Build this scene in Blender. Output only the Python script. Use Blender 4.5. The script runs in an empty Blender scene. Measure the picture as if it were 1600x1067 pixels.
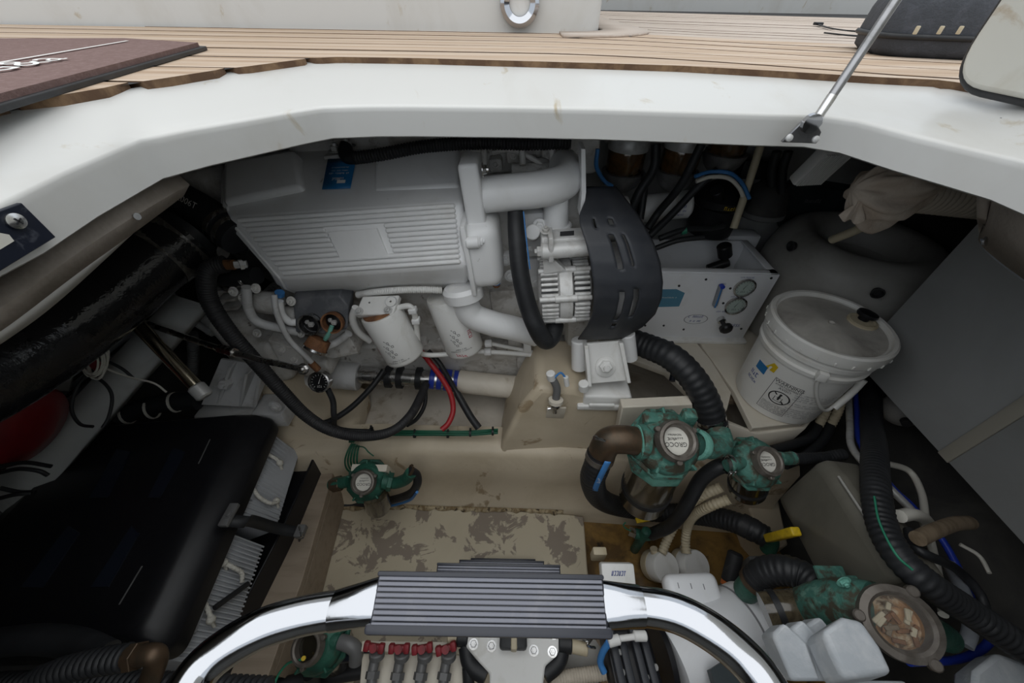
import bpy, bmesh, math, random
from mathutils import Vector as V, Matrix
random.seed(7)
SC = bpy.context.scene
COL = SC.collection
# ---------------------------------------------------------------- camera
F = 580.0                                   # focal length in pixels of the 1600x1067 frame
PITCH, ROLL = math.radians(43.1), math.radians(1.0)
CAM = V((0, 0, 1.30))
fwd = V((0, math.cos(PITCH), -math.sin(PITCH)))
up0 = V((0, math.sin(PITCH), math.cos(PITCH)))
rt0 = V((1, 0, 0))
RIGHT = rt0 * math.cos(ROLL) + up0 * math.sin(ROLL)
UP = up0 * math.cos(ROLL) - rt0 * math.sin(ROLL)
cd = bpy.data.cameras.new('camera')
cd.sensor_width = 36; cd.sensor_fit = 'HORIZONTAL'; cd.lens = F / 1600 * 36
cd.clip_start = 0.01; cd.clip_end = 100
co = bpy.data.objects.new('camera', cd); COL.objects.link(co)
mw = Matrix.Identity(4)
for i, a in enumerate((RIGHT, UP, -fwd)):
    for j in range(3): mw[j][i] = a[j]
for j in range(3): mw[j][3] = CAM[j]
co.matrix_world = mw
SC.camera = co
# ---------------------------------------------------------------- sky, sun, exposure
w = bpy.data.worlds.new('world'); SC.world = w; w.use_nodes = True
bg = w.node_tree.nodes['Background']
bg.inputs[0].default_value = (0.86, 0.93, 1.0, 1); bg.inputs[1].default_value = .80
sd = bpy.data.lights.new('sun_offscreen', 'SUN'); sd.energy = 1.25; sd.angle = math.radians(100); sd.color = (1, .97, .92)
so = bpy.data.objects.new('sun_offscreen', sd); COL.objects.link(so)
so.rotation_euler = (math.radians(7), math.radians(-6), 0)
SC.view_settings.view_transform = 'Standard'; SC.view_settings.look = 'None'
SC.view_settings.exposure = 0.45; SC.view_settings.gamma = 1; SC.view_settings.use_curve_mapping = False
SC.cycles.max_bounces = 8; SC.cycles.caustics_reflective = False; SC.cycles.caustics_refractive = False

def U(u, v, d=None, x=None, y=None, z=None):
    """photo pixel + one known world coordinate (or depth) -> world point"""
    r = fwd + RIGHT * ((u - 800) / F) + UP * ((533 - v) / F)
    if d is not None: t = d
    elif x is not None: t = (x - CAM.x) / r.x
    elif y is not None: t = (y - CAM.y) / r.y
    else: t = (z - CAM.z) / r.z
    return CAM + r * t
def Us(l, **k): return [U(a[0], a[1], **k) if len(a) == 2 else U(a[0], a[1], d=a[2]) for a in l]
def Uy(l): return [U(a, b, y=c) for a, b, c in l]
def Uz(l): return [U(a, b, z=c) for a, b, c in l]
def px(n, p):  # world size of n pixels at point p
    return n * (V(p) - CAM).dot(fwd) / F

# ---------------------------------------------------------------- materials
MATS = {}
def nodes_of(m): return m.node_tree.nodes, m.node_tree.links
def mat(name, col, rough=.5, metal=0., col2=None, scale=8., lo=.45, hi=.65, detail=6, bump=0., bscale=60., stretch=None,
        col3=None, scale3=3., lo3=.55, hi3=.62, coat=0., rough2=None, spec=.5, trans=0., ior=1.45, dist=.5):
    m = bpy.data.materials.new(name); m.use_nodes = True
    N, L = nodes_of(m); b = N['Principled BSDF']
    b.inputs['Base Color'].default_value = (*col, 1); b.inputs['Roughness'].default_value = rough
    b.inputs['Metallic'].default_value = metal; b.inputs['Coat Weight'].default_value = coat
    b.inputs['Specular IOR Level'].default_value = spec
    b.inputs['Transmission Weight'].default_value = trans; b.inputs['IOR'].default_value = ior
    tc = N.new('ShaderNodeTexCoord'); src = tc.outputs['Object']
    if stretch:
        mp = N.new('ShaderNodeMapping'); mp.inputs['Scale'].default_value = stretch
        L.new(src, mp.inputs[0]); src = mp.outputs[0]
    def noise(sc, det=detail, dis=dist):
        n = N.new('ShaderNodeTexNoise'); n.inputs['Scale'].default_value = sc; n.inputs['Detail'].default_value = det
        n.inputs['Roughness'].default_value = .62; n.inputs['Distortion'].default_value = dis; L.new(src, n.inputs['Vector']); return n.outputs[0]
    def ramp(s, a, c):
        r = N.new('ShaderNodeMapRange'); r.inputs[1].default_value = a; r.inputs[2].default_value = c; r.clamp = True; L.new(s, r.inputs[0]); return r.outputs[0]
    cur = None
    def mixc(a, bcol, f):
        x = N.new('ShaderNodeMix'); x.data_type = 'RGBA'; L.new(f, x.inputs[0])
        if a is None: x.inputs[6].default_value = (*col, 1)
        else: L.new(a, x.inputs[6])
        x.inputs[7].default_value = (*bcol, 1); return x.outputs[2]
    if col2:
        f = ramp(noise(scale), lo, hi); cur = mixc(None, col2, f)
        if rough2 is not None:
            rr = N.new('ShaderNodeMapRange'); L.new(f, rr.inputs[0]); rr.inputs[3].default_value = rough; rr.inputs[4].default_value = rough2
            L.new(rr.outputs[0], b.inputs['Roughness'])
    if col3: cur = mixc(cur, col3, ramp(noise(scale3, 8), lo3, hi3))
    if cur: L.new(cur, b.inputs['Base Color'])
    if bump:
        bp = N.new('ShaderNodeBump'); bp.inputs['Strength'].default_value = bump; bp.inputs['Distance'].default_value = .004
        L.new(noise(bscale, 4, 0), bp.inputs['Height']); L.new(bp.outputs[0], b.inputs['Normal'])
    MATS[name] = m; return m
def mk(name): return MATS[name]

# ---------------------------------------------------------------- mesh building
def frame(o, z, xh=(1, 0, 0)):
    z = V(z).normalized(); x = V(xh); x = x - z * x.dot(z)
    if x.length < 1e-5: x = V((0, 1, 0)) - z * z.y
    x.normalize(); y = z.cross(x); m = Matrix.Identity(4)
    for j in range(3): m[j][0] = x[j]; m[j][1] = y[j]; m[j][2] = z[j]; m[j][3] = o[j]
    return m
def catmull(pts, n=8):
    pts = [V(p) for p in pts]
    if len(pts) < 3: return pts
    P = [pts[0] * 2 - pts[1]] + pts + [pts[-1] * 2 - pts[-2]]; out = []
    for i in range(1, len(P) - 2):
        a, b, c, d = P[i - 1:i + 3]
        for k in range(n):
            t = k / n
            out.append(.5 * ((2 * b) + (c - a) * t + (2 * a - 5 * b + 4 * c - d) * t * t + (3 * b - a - 3 * c + d) * t ** 3))
    out.append(pts[-1]); return out
def resample(pts, step):
    out = [pts[0]]; acc = 0
    for a, b in zip(pts, pts[1:]):
        l = (b - a).length; pos = step - acc
        while pos <= l and l > 0:
            out.append(a.lerp(b, pos / l)); pos += step
        acc = l - (pos - step)
    if (out[-1] - pts[-1]).length > step * .3: out.append(pts[-1])
    return out
_box = {}
class MB:
    def __init__(s): s.v = []; s.f = []; s.m = []; s.mi = 0
    def add(s, vs, fs, mi=None):
        o = len(s.v); s.v += [V(p) for p in vs]
        for f in fs: s.f.append([i + o for i in f]); s.m.append(s.mi if mi is None else mi)
        return s
    def box(s, c, size, R=None, bev=.002, seg=2, mi=None):
        """R: 4x4/3x3 rotation, c centre"""
        bev = min(bev, min(size) * .45); key = tuple(round(a, 5) for a in size) + (round(bev, 5), seg)
        if key not in _box:
            bm = bmesh.new(); bmesh.ops.create_cube(bm, size=1)
            for q in bm.verts: q.co = V((q.co.x * size[0], q.co.y * size[1], q.co.z * size[2]))
            if bev > 0: bmesh.ops.bevel(bm, geom=bm.edges[:], offset=bev, segments=seg, profile=.5, affect='EDGES')
            bm.verts.index_update(); _box[key] = ([q.co.copy() for q in bm.verts], [[q.index for q in f.verts] for f in bm.faces]); bm.free()
        vs, fs = _box[key]; R3 = R.to_3x3() if R is not None else Matrix.Identity(3)
        return s.add([V(c) + R3 @ p for p in vs], fs, mi)
    def tube(s, pts, r, n=12, smooth=0, rib=None, amp=.08, cap=True, mi=None, flat=None):
        """rib = pitch of corrugation; r float or function of t(0..1) or list"""
        pts = [V(p) for p in pts]
        if smooth: pts = catmull(pts, smooth)
        if rib: pts = resample(pts, rib / 4)
        tot = sum((b - a).length for a, b in zip(pts, pts[1:])) or 1; acc = 0; vs = []; fs = []; nrm = None
        for i, p in enumerate(pts):
            t = (pts[min(i + 1, len(pts) - 1)] - pts[max(i - 1, 0)]); t = t.normalized() if t.length > 0 else V((0, 0, 1))
            if i: acc += (p - pts[i - 1]).length
            if nrm is None:
                nrm = t.orthogonal().normalized()
            nrm = (nrm - t * nrm.dot(t)).normalized(); bn = t.cross(nrm)
            rr = r(acc / tot) if callable(r) else (r[i] if isinstance(r, (list, tuple)) else r)
            if rib: rr *= 1 + amp * (1, .3, -1, .3)[i % 4]
            for k in range(n):
                a = 2 * math.pi * k / n; vs.append(p + (nrm * math.cos(a) + bn * math.sin(a)) * rr)
        m = len(pts)
        for i in range(m - 1):
            for k in range(n):
                fs.append([i * n + k, i * n + (k + 1) % n, (i + 1) * n + (k + 1) % n, (i + 1) * n + k])
        if cap: fs += [list(range(n))[::-1], [(m - 1) * n + k for k in range(n)]]
        return s.add(vs, fs, mi)
    def lathe(s, prof, M, n=24, mi=None, cap=True):
        """prof: [(r,z)] along local z"""
        vs = []; fs = []
        for r, z in prof:
            for k in range(n):
                a = 2 * math.pi * k / n; vs.append(M @ V((r * math.cos(a), r * math.sin(a), z)))
        m = len(prof)
        for i in range(m - 1):
            for k in range(n): fs.append([i * n + k, i * n + (k + 1) % n, (i + 1) * n + (k + 1) % n, (i + 1) * n + k])
        if cap:
            fs += [list(range(n))[::-1], [(m - 1) * n + k for k in range(n)]]
        return s.add(vs, fs, mi)
    def cyl(s, a, b, r, n=16, bev=.0, mi=None, r2=None):
        a = V(a); b = V(b); h = (b - a).length; M = frame(a, b - a); r2 = r if r2 is None else r2
        pr = [(r - bev, 0), (r, bev), (r2, h - bev), (r2 - bev, h)] if bev else [(r, 0), (r2, h)]
        return s.lathe(pr, M, n, mi)
    def hexbolt(s, p, d, r=.006, h=.005, washer=True, mi=None):
        M = frame(p, d)
        if washer: s.lathe([(r * 1.5, 0), (r * 1.5, .0012)], M, 14, mi)
        s.lathe([(r, .001), (r, h * .85), (r * .85, h)], M, 6, mi)
        s.lathe([(r * .5, h), (r * .45, h * 1.5)], M, 8, mi); return s
    def prism(s, poly, off, mi=None):
        """poly: list of world points (any planar-ish loop), off: extrusion vector"""
        n = len(poly); off = V(off); vs = [V(p) for p in poly] + [V(p) + off for p in poly]
        fs = [list(range(n)), [2 * n - 1 - i for i in range(n)]] + [[i, i + n, (i + 1) % n + n, (i + 1) % n] for i in range(n)]
        return s.add(vs, fs, mi)
    def grid(s, rows, mi=None, closed=False):
        m = len(rows); n = len(rows[0]); vs = [p for r in rows for p in r]; fs = []
        for i in range(m - 1):
            for k in range(n if closed else n - 1):
                fs.append([i * n + k, i * n + (k + 1) % n, (i + 1) * n + (k + 1) % n, (i + 1) * n + k])
        return s.add(vs, fs, mi)
    def loft(s, loops, mi=None, cap=True):
        s.grid(loops, mi, True); n = len(loops[0]); o = len(s.v) - n * len(loops)
        if cap:
            for base, rev in ((o, True), (len(s.v) - n, False)):
                ix = [base + k for k in range(n)]; s.f.append(ix[::-1] if rev else ix); s.m.append(s.mi if mi is None else mi)
        return s
    def sphere(s, c, r, n=14, m=8, sq=(1, 1, 1), M=None, mi=None):
        pr = [(max(1e-4, math.sin(math.pi * i / m)), -math.cos(math.pi * i / m)) for i in range(m + 1)]
        vs = []; R = M.to_3x3() if M is not None else Matrix.Identity(3)
        fs = []
        for a, z in pr:
            for k in range(n):
                t = 2 * math.pi * k / n; vs.append(V(c) + R @ V((a * math.cos(t) * r * sq[0], a * math.sin(t) * r * sq[1], z * r * sq[2])))
        for i in range(m):
            for k in range(n): fs.append([i * n + k, i * n + (k + 1) % n, (i + 1) * n + (k + 1) % n, (i + 1) * n + k])
        return s.add(vs, fs, mi)
WLOC = {}
def obj(name, mb, m, parent=None, angle=38, bevel=0, solid=0, sub=0, label=None, cat=None, group=None, kind=None, seg=2):
    me = bpy.data.meshes.new(name)
    xs = mb.v; lo = V((min(p[i] for p in xs) for i in range(3))); hi = V((max(p[i] for p in xs) for i in range(3)))
    base = V(((lo.x + hi.x) / 2, (lo.y + hi.y) / 2, lo.z))
    me.from_pydata([tuple(p - base) for p in xs], [], mb.f)
    ms = m if isinstance(m, (list, tuple)) else [m]
    for q in ms: me.materials.append(mk(q))
    me.polygons.foreach_set('material_index', [min(i, len(ms) - 1) for i in mb.m])
    bm = bmesh.new(); bm.from_mesh(me)
    bmesh.ops.remove_doubles(bm, verts=bm.verts, dist=1e-6)
    bmesh.ops.recalc_face_normals(bm, faces=bm.faces); bm.to_mesh(me); bm.free()
    me.polygons.foreach_set('use_smooth', [True] * len(me.polygons))
    me.set_sharp_from_angle(angle=math.radians(angle))
    o = bpy.data.objects.new(name, me); COL.objects.link(o)
    pl = V((0, 0, 0))
    if parent is not None: o.parent = parent; pl = WLOC[parent.name]
    o.location = base - pl; WLOC[o.name] = base
    if solid:
        q = o.modifiers.new('solidify', 'SOLIDIFY'); q.thickness = solid; q.offset = 0
    if bevel:
        q = o.modifiers.new('bevel', 'BEVEL'); q.width = bevel; q.segments = seg; q.limit_method = 'ANGLE'; q.angle_limit = math.radians(35)
    if sub:
        q = o.modifiers.new('sub', 'SUBSURF'); q.levels = sub; q.render_levels = sub
    if label: o['label'] = label
    if cat: o['category'] = cat
    if group: o['group'] = group
    if kind: o['kind'] = kind
    return o
def thing(name, label, cat, loc, group=None):
    o = bpy.data.objects.new(name, None); COL.objects.link(o); o.location = V(loc); o.empty_display_size = .05
    WLOC[o.name] = V(loc); o['label'] = label; o['category'] = cat
    if group: o['group'] = group
    return o
_txt = {}
def text_geo(s, size=1.0, spacing=1.0, align='CENTER'):
    k = (s, size, spacing, align)
    if k not in _txt:
        c = bpy.data.curves.new('t', 'FONT'); c.body = s; c.size = size; c.align_x = align; c.align_y = 'CENTER'; c.space_character = spacing
        c.resolution_u = 2
        o = bpy.data.objects.new('t', c); me = bpy.data.meshes.new_from_object(o)
        _txt[k] = ([v.co.copy() for v in me.vertices], [list(p.vertices) for p in me.polygons])
        bpy.data.objects.remove(o); bpy.data.meshes.remove(me); bpy.data.curves.remove(c)
    return _txt[k]
def text_on(mb, s, size, fn, spacing=1.0, mi=None, align='CENTER'):
    """fn(x, y) -> world point for flat text coordinates"""
    vs, fs = text_geo(s, size, spacing, align)
    if vs: mb.add([fn(p.x, p.y) for p in vs], fs, mi)
    return mb
def plane_fn(o, ex, ey, lift=.0006):
    ex = V(ex).normalized(); ey = V(ey); ey = (ey - ex * ey.dot(ex)).normalized(); n = ex.cross(ey); o = V(o) + n * lift
    return lambda x, y: o + ex * x + ey * y
def lerp(a, b, t): return a + (b - a) * t
def marks(mb, w_, h_, fn, seed=1, n=None):
    """a row of printed marks too small to read in the photo: letter-like strokes, centred, w_ wide and h_ high"""
    rr = random.Random(seed); n = n or max(2, int(w_ / (h_ * .75))); cw = w_ / n; t = h_ * .16
    def bar(x0, y0, x1, y1): mb.add([fn(x0, y0), fn(x1, y0), fn(x1, y1), fn(x0, y1)], [[0, 1, 2, 3]])
    for i in range(n):
        if n > 6 and rr.random() < .14: continue
        x0 = -w_ / 2 + i * cw + cw * .1; x1 = x0 + cw * .75; y0, y1 = -h_ / 2, h_ / 2 * rr.choice((1, 1, .4))
        k = rr.randrange(4)
        if k != 3: bar(x0, y0, x0 + t, y1)
        if k in (0, 2): bar(x1 - t, y0, x1, y1)
        if k in (0, 1): bar(x0, y1 - t, x1, y1)
        if k in (1, 3): bar(x0, y0, x1, y0 + t)
        if k == 3: bar((x0 + x1 - t) / 2, y0, (x0 + x1 + t) / 2, y1)
    return mb
# ---------------------------------------------------------------- materials
mat('gelcoat', (.58, .575, .555), .28, col2=(.52, .505, .47), scale=5, lo=.5, hi=.75, col3=(.40, .33, .22), scale3=16, lo3=.63, hi3=.74, stretch=(1, .5, .6))
mat('gelcoat_dirty', (.55, .54, .49), .35, col2=(.45, .42, .35), scale=5, lo=.5, hi=.7, col3=(.36, .27, .17), scale3=9, lo3=.66, hi3=.75)
mat('teak', (.47, .35, .25), .75, col2=(.34, .235, .155), scale=14, lo=.4, hi=.7, stretch=(.25, 5, 5), bump=.25, bscale=90, col3=(.56, .46, .37), scale3=5, lo3=.45, hi3=.7)
mat('teak_grey', (.52, .45, .39), .8, col2=(.40, .32, .26), scale=14, lo=.4, hi=.7, stretch=(.25, 5, 5), bump=.25, bscale=90)
mat('teak_edge', (.10, .055, .03), .85, col2=(.21, .13, .07), scale=22, lo=.45, hi=.65, bump=.4)
mat('caulk', (.012, .012, .013), .6)
mat('mat_brown', (.155, .095, .085), .95, col2=(.20, .13, .12), scale=120, bump=.3, bscale=300)
mat('rubber', (.016, .017, .019), .5, col2=(.035, .036, .04), scale=18, lo=.5, hi=.8)
mat('rubber_dusty', (.022, .022, .024), .6, col2=(.07, .066, .06), scale=30, lo=.55, hi=.8)
mat('black_gloss', (.010, .010, .011), .13, col2=(.012, .012, .014), scale=12, rough2=.32, bump=.7, bscale=26)
mat('black_plastic', (.009, .009, .011), .36, spec=.4, col2=(.014, .014, .017), scale=30, lo=.5, hi=.8, col3=(.12, .11, .10), scale3=60, lo3=.74, hi3=.8)
mat('engine_white', (.80, .80, .80), .36, col2=(.70, .69, .67), scale=7, lo=.5, hi=.75, col3=(.25, .22, .18), scale3=40, lo3=.68, hi3=.78)
mat('engine_block', (.66, .645, .62), .5, col2=(.40, .37, .33), scale=18, lo=.48, hi=.68, bump=.45, bscale=45, col3=(.13, .10, .08), scale3=30, lo3=.60, hi3=.72)
mat('engine_grey', (.56, .56, .56), .5, col2=(.40, .39, .375), scale=18, lo=.5, hi=.72, bump=.3, bscale=50)
mat('alu', (.58, .58, .57), .42, metal=.25, col2=(.42, .41, .40), scale=25)
mat('cup_grey', (.22, .22, .225), .35, metal=.5, col2=(.15, .15, .15), scale=25)
mat('gauge_box', (.10, .105, .115), .5, col2=(.17, .17, .18), scale=20, bump=.2)
mat('bronze_grey', (.12, .105, .09), .45, metal=.4, col2=(.20, .18, .16), scale=24, col3=(.07, .17, .13), scale3=14, lo3=.62, hi3=.72)
mat('vent_blue', (.012, .016, .026), .3)
mat('alternator_white', (.66, .655, .64), .4, metal=.1, col2=(.50, .485, .46), scale=30)
mat('steel', (.62, .62, .62), .22, metal=1, col2=(.45, .43, .40), scale=30, rough2=.4)
mat('strut_grey', (.30, .30, .31), .3, metal=.9, col2=(.2, .2, .2), scale=30)
mat('chrome', (.44, .45, .475), .12, metal=1, bump=.03, bscale=40)
mat('brass_steel', (.62, .55, .42), .18, metal=1)
mat('bronze', (.11, .072, .045), .45, metal=.6, col2=(.06, .05, .036), scale=20)
mat('verdigris', (.062, .18, .145), .65, metal=.15, col2=(.16, .31, .25), scale=55, lo=.52, hi=.68, col3=(.065, .06, .042), scale3=30, lo3=.47, hi3=.58, bump=.5, bscale=80)
mat('verdigris_dark', (.025, .11, .075), .5, metal=.15, col2=(.012, .055, .04), scale=22, col3=(.06, .05, .03), scale3=18, lo3=.58, hi3=.68, bump=.5, bscale=80)
mat('verdigris_pale', (.16, .40, .33), .7, col2=(.07, .23, .18), scale=30, bump=.4, bscale=90)
mat('sight_amber', (.085, .068, .042), .18, col2=(.04, .032, .02), scale=9, coat=.4, stretch=(6, 6, .6))
mat('sight_dark', (.02, .017, .012), .12, coat=.5)
mat('fuel', (.11, .055, .018), .12, col2=(.03, .02, .010), scale=12, lo=.4, hi=.6, coat=.6)
mat('bilge_paint', (.60, .515, .39), .42, col2=(.49, .41, .295), scale=4, lo=.45, hi=.7, col3=(.33, .25, .16), scale3=11, lo3=.61, hi3=.66, bump=.25, bscale=30)
mat('floor_paint', (.53, .465, .345), .5, col2=(.475, .41, .30), scale=3, bump=.1, bscale=60, col3=(.26, .215, .17), scale3=12, lo3=.535, hi3=.56, dist=.6)
mat('bilge_grey', (.72, .66, .57), .5, col2=(.58, .52, .43), scale=6, lo=.45, hi=.7, bump=.6, bscale=14, col3=(.28, .19, .09), scale3=8, lo3=.55, hi3=.70)
mat('bilge_brown', (.30, .175, .05), .3, col2=(.11, .065, .025), scale=9, lo=.42, hi=.62, col3=(.03, .02, .012), scale3=16, lo3=.58, hi3=.68, coat=.3)
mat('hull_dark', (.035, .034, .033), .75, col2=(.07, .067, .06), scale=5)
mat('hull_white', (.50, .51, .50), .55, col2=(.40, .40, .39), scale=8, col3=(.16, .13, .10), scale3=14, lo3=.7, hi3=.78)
mat('ceiling', (.30, .285, .26), .8)
mat('liner', (.35, .305, .265), .9, col2=(.25, .215, .18), scale=9, lo=.45, hi=.7, bump=.9, bscale=18)
mat('panel_grey', (.33, .335, .33), .55, col2=(.28, .28, .27), scale=3, lo=.4, hi=.7, col3=(.24, .23, .21), scale3=20, lo3=.75, hi3=.8)
mat('seam', (.36, .335, .28), .7)
mat('shelf_white', (.64, .59, .50), .5, col2=(.54, .48, .38), scale=6, lo=.5, hi=.75, col3=(.22, .16, .10), scale3=22, lo3=.71, hi3=.77)
mat('wood_dirty', (.20, .15, .10), .8, col2=(.12, .085, .05), scale=12, stretch=(3, 1, 3))
mat('box_white', (.80, .81, .83), .35, col2=(.74, .74, .74), scale=9, lo=.55, hi=.75, col3=(.3, .27, .22), scale3=34, lo3=.76, hi3=.8)
mat('white_plastic', (.76, .755, .735), .38, col2=(.58, .56, .51), scale=10, lo=.5, hi=.75)
mat('bucket_white', (.70, .69, .66), .38, col2=(.60, .57, .51), scale=7, lo=.5, hi=.75, col3=(.34, .29, .22), scale3=20, lo3=.70, hi3=.78)
mat('lid_dirty', (.50, .48, .44), .5, col2=(.34, .32, .29), scale=8, lo=.42, hi=.66, col3=(.17, .16, .145), scale3=6, lo3=.57, hi3=.72)
mat('cream_plastic', (.52, .45, .32), .5, col2=(.44, .36, .22), scale=14, lo=.5, hi=.7)
mat('tank_grey', (.33, .32, .30), .5, col2=(.25, .24, .22), scale=5, lo=.4, hi=.7, col3=(.12, .11, .095), scale3=4, lo3=.55, hi3=.75)
mat('tank_olive', (.15, .14, .115), .5, col2=(.10, .095, .075), scale=5, lo=.4, hi=.7)
mat('grey_plastic', (.26, .28, .31), .5, col2=(.20, .21, .235), scale=20)
mat('battery_grey', (.42, .435, .46), .55, col2=(.35, .36, .385), scale=10)
mat('rope', (.66, .64, .58), .9, col2=(.5, .48, .42), scale=90, bump=.5, bscale=250)
mat('shelf_wood', (.33, .265, .20), .65, col2=(.27, .215, .16), scale=10, stretch=(.5, 4, 4), col3=(.22, .17, .12), scale3=14, lo3=.68, hi3=.75)
mat('red_paint', (.20, .012, .016), .35, col2=(.13, .008, .012), scale=7)
mat('red_rubber', (.40, .025, .03), .42)
mat('red_handle', (.24, .02, .028), .5, col2=(.12, .02, .02), scale=30)
mat('blue_rubber', (.02, .05, .42), .35)
mat('blue_line', (.05, .20, .48), .5)
mat('blue_sticker', (.015, .15, .36), .4)
mat('teal_sticker', (.09, .25, .36), .4)
mat('yellow', (.62, .43, .015), .45, col2=(.40, .26, .02), scale=30)
mat('orange', (.62, .16, .03), .5)
mat('green_wire', (.01, .10, .055), .45)
mat('green_bright', (.03, .22, .13), .45)
mat('white_wire', (.62, .60, .54), .5)
mat('rust', (.15, .065, .03), .75, col2=(.30, .14, .06), scale=30, bump=.5)
mat('copper', (.32, .15, .07), .45, metal=.6, col2=(.12, .07, .04), scale=40)
mat('blue_dark', (.007, .010, .020), .35, col2=(.05, .055, .07), scale=60, lo=.6, hi=.7)
mat('guard_black', (.030, .033, .040), .5, col2=(.045, .047, .053), scale=10, col3=(.16, .155, .15), scale3=28, lo3=.74, hi3=.82)
mat('cloth', (.72, .62, .52), .95, col2=(.55, .42, .31), scale=7, lo=.42, hi=.7, bump=.3, bscale=120)
mat('duct', (.52, .46, .38), .8, col2=(.40, .35, .29), scale=10)
mat('dark_case', (.032, .042, .046), .5, col2=(.05, .06, .062), scale=8)
mat('step_rubber', (.165, .17, .20), .6, col2=(.21, .21, .23), scale=40, lo=.55, hi=.8)
mat('step_frame', (.022, .024, .033), .32)
mat('ink', (.02, .02, .022), .6)
mat('ink_red', (.45, .02, .05), .6)
mat('ink_white', (.72, .72, .70), .6)
mat('ink_blue', (.02, .05, .25), .6)
mat('ink_grey', (.25, .25, .26), .6)
mat('gauge_black', (.012, .012, .013), .3)
mat('gauge_face', (.42, .50, .46), .4)
mat('paper', (.62, .60, .54), .8)
mat('glass', (.25, .25, .24), .05).node_tree.nodes['Principled BSDF'].inputs['Alpha'].default_value = .10
mat('zinc', (.42, .45, .48), .5, col2=(.52, .54, .56), scale=14, lo=.45, hi=.6, bump=.5, bscale=30, col3=(.2, .13, .09), scale3=24, lo3=.72, hi3=.8)
mat('grey_pipe', (.13, .13, .13), .4)
mat('bag_grey', (.045, .05, .06), .7, col2=(.065, .07, .085), scale=30, bump=.4, bscale=200)
mat('skin_white', (.66, .655, .63), .45)
mat('wrap_clear', (.05, .046, .04), .12, col2=(.16, .15, .135), scale=22, lo=.5, hi=.7, bump=1.0, bscale=40, coat=.6)
mat('debris_bed', (.42, .22, .09), .6, col2=(.62, .50, .34), scale=40, lo=.5, hi=.62, col3=(.10, .05, .02), scale3=30, lo3=.55, hi3=.65)
mat('silt', (.20, .14, .07), .8, col2=(.45, .37, .24), scale=40, lo=.42, hi=.6, col3=(.07, .05, .03), scale3=60, lo3=.55, hi3=.62)
# ================================================================ SETTING
S = 'structure'
ZC = CAM.z
ST = [  # crease | outer (under the teak) of the hatch coaming, as seen in the photo
 ((0,320),(0,189)), ((101,270),(101,165)), ((219,219),(255,137)), ((300,202),(340,122)), ((380,188),(420,110)), ((460,174),(490,100)), ((506,167),(530,98)), ((580,165),(600,99)),
 ((640,165),(660,100)), ((800,167),(800,104)), ((940,170),(940,108)), ((1060,174),(1060,112)), ((1200,179),(1200,120)), ((1280,181),(1290,126)),
 ((1340,189),(1370,131)), ((1430,212),(1470,136)), ((1520,233),(1540,150)), ((1600,252),(1600,170))]
Cr = [U(*a, z=ZC - .125) for a, b in ST]; Ou = [U(*b, z=ZC - .095) for a, b in ST]
Cr = [V((-.36, -.62, ZC-.125)), V((-.415, -.5, ZC-.125))] + Cr + [V((.535, -.5, ZC-.125)), V((.47, -.62, ZC-.125))]
Ou = [V((-.40, -.76, ZC-.095)), V((-.525, -.6, ZC-.095))] + Ou + [V((.65, -.6, ZC-.095)), V((.52, -.76, ZC-.095))]
def smooth_loop(l, n=3):
    out = []; N = len(l)
    for i in range(N):
        a, b, c, d = l[i - 1], l[i], l[(i + 1) % N], l[(i + 2) % N]
        for k in range(n):
            t = k / n; out.append(b.lerp(c, t))
    return out
Cr = smooth_loop(Cr); Ou = smooth_loop(Ou)
def outward(l, i):
    t = (l[(i + 1) % len(l)] - l[i - 1]); n = V((-t.y, t.x, 0)).normalized()
    return n
RX0, RX1, RY0, RY1 = -1.55, 1.55, -1.0, 1.75
def to_rect(p, z, rx0=RX0, rx1=RX1, ry0=RY0, ry1=RY1):
    c = V((.05, 0, 0)); d = V((p.x - c.x, p.y - c.y, 0)); ts = []
    if abs(d.x) > 1e-9: ts.append(((rx1 if d.x > 0 else rx0) - c.x) / d.x)
    if abs(d.y) > 1e-9: ts.append(((ry1 if d.y > 0 else ry0) - c.y) / d.y)
    t = min(q for q in ts if q > 0); return V((c.x + d.x * t, c.y + d.y * t, z))
rows = [[] for _ in range(11)]
LIP = .043
for i in range(len(Cr)):
    c, o = Cr[i], Ou[i]; n = outward(Cr, i); u = (o - c)
    rows[0].append(o + u * .12); rows[1].append(o); rows[2].append(c + u * .04 + V((0, 0, .0003)));
    rows[3].append(c + u * .012 - V((0, 0, .0004))); rows[4].append(c - V((0, 0, .0025))); rows[5].append(c - V((0, 0, .008))); rows[6].append(c - V((0, 0, LIP - .006)))
    rows[7].append(c - V((0, 0, LIP - .002)))
    rows[8].append(c - V((0, 0, LIP)) + n * .003); rows[9].append(c - V((0, 0, LIP)) + n * .014); rows[10].append(c - V((0, 0, LIP - .012)) + n * .018)
rows.insert(2, [a.lerp(b, .8) for a, b in zip(rows[1], rows[2])]); rows.insert(1, [o for o in Ou]); rows.pop(1)
m = MB(); m.grid(rows, closed=True)
rows.pop(2)
obj('hatch_coaming', m, 'gelcoat', angle=50, kind=S, label='white moulded hatch rim running around the engine room opening', cat='hatch rim')
m = MB(); m.grid([rows[10], [to_rect(p, ZC - .155) for p in rows[10]]], closed=True)
obj('ceiling', m, 'ceiling', kind=S, label='unpainted underside of the deck above the engine room', cat='ceiling')
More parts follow.
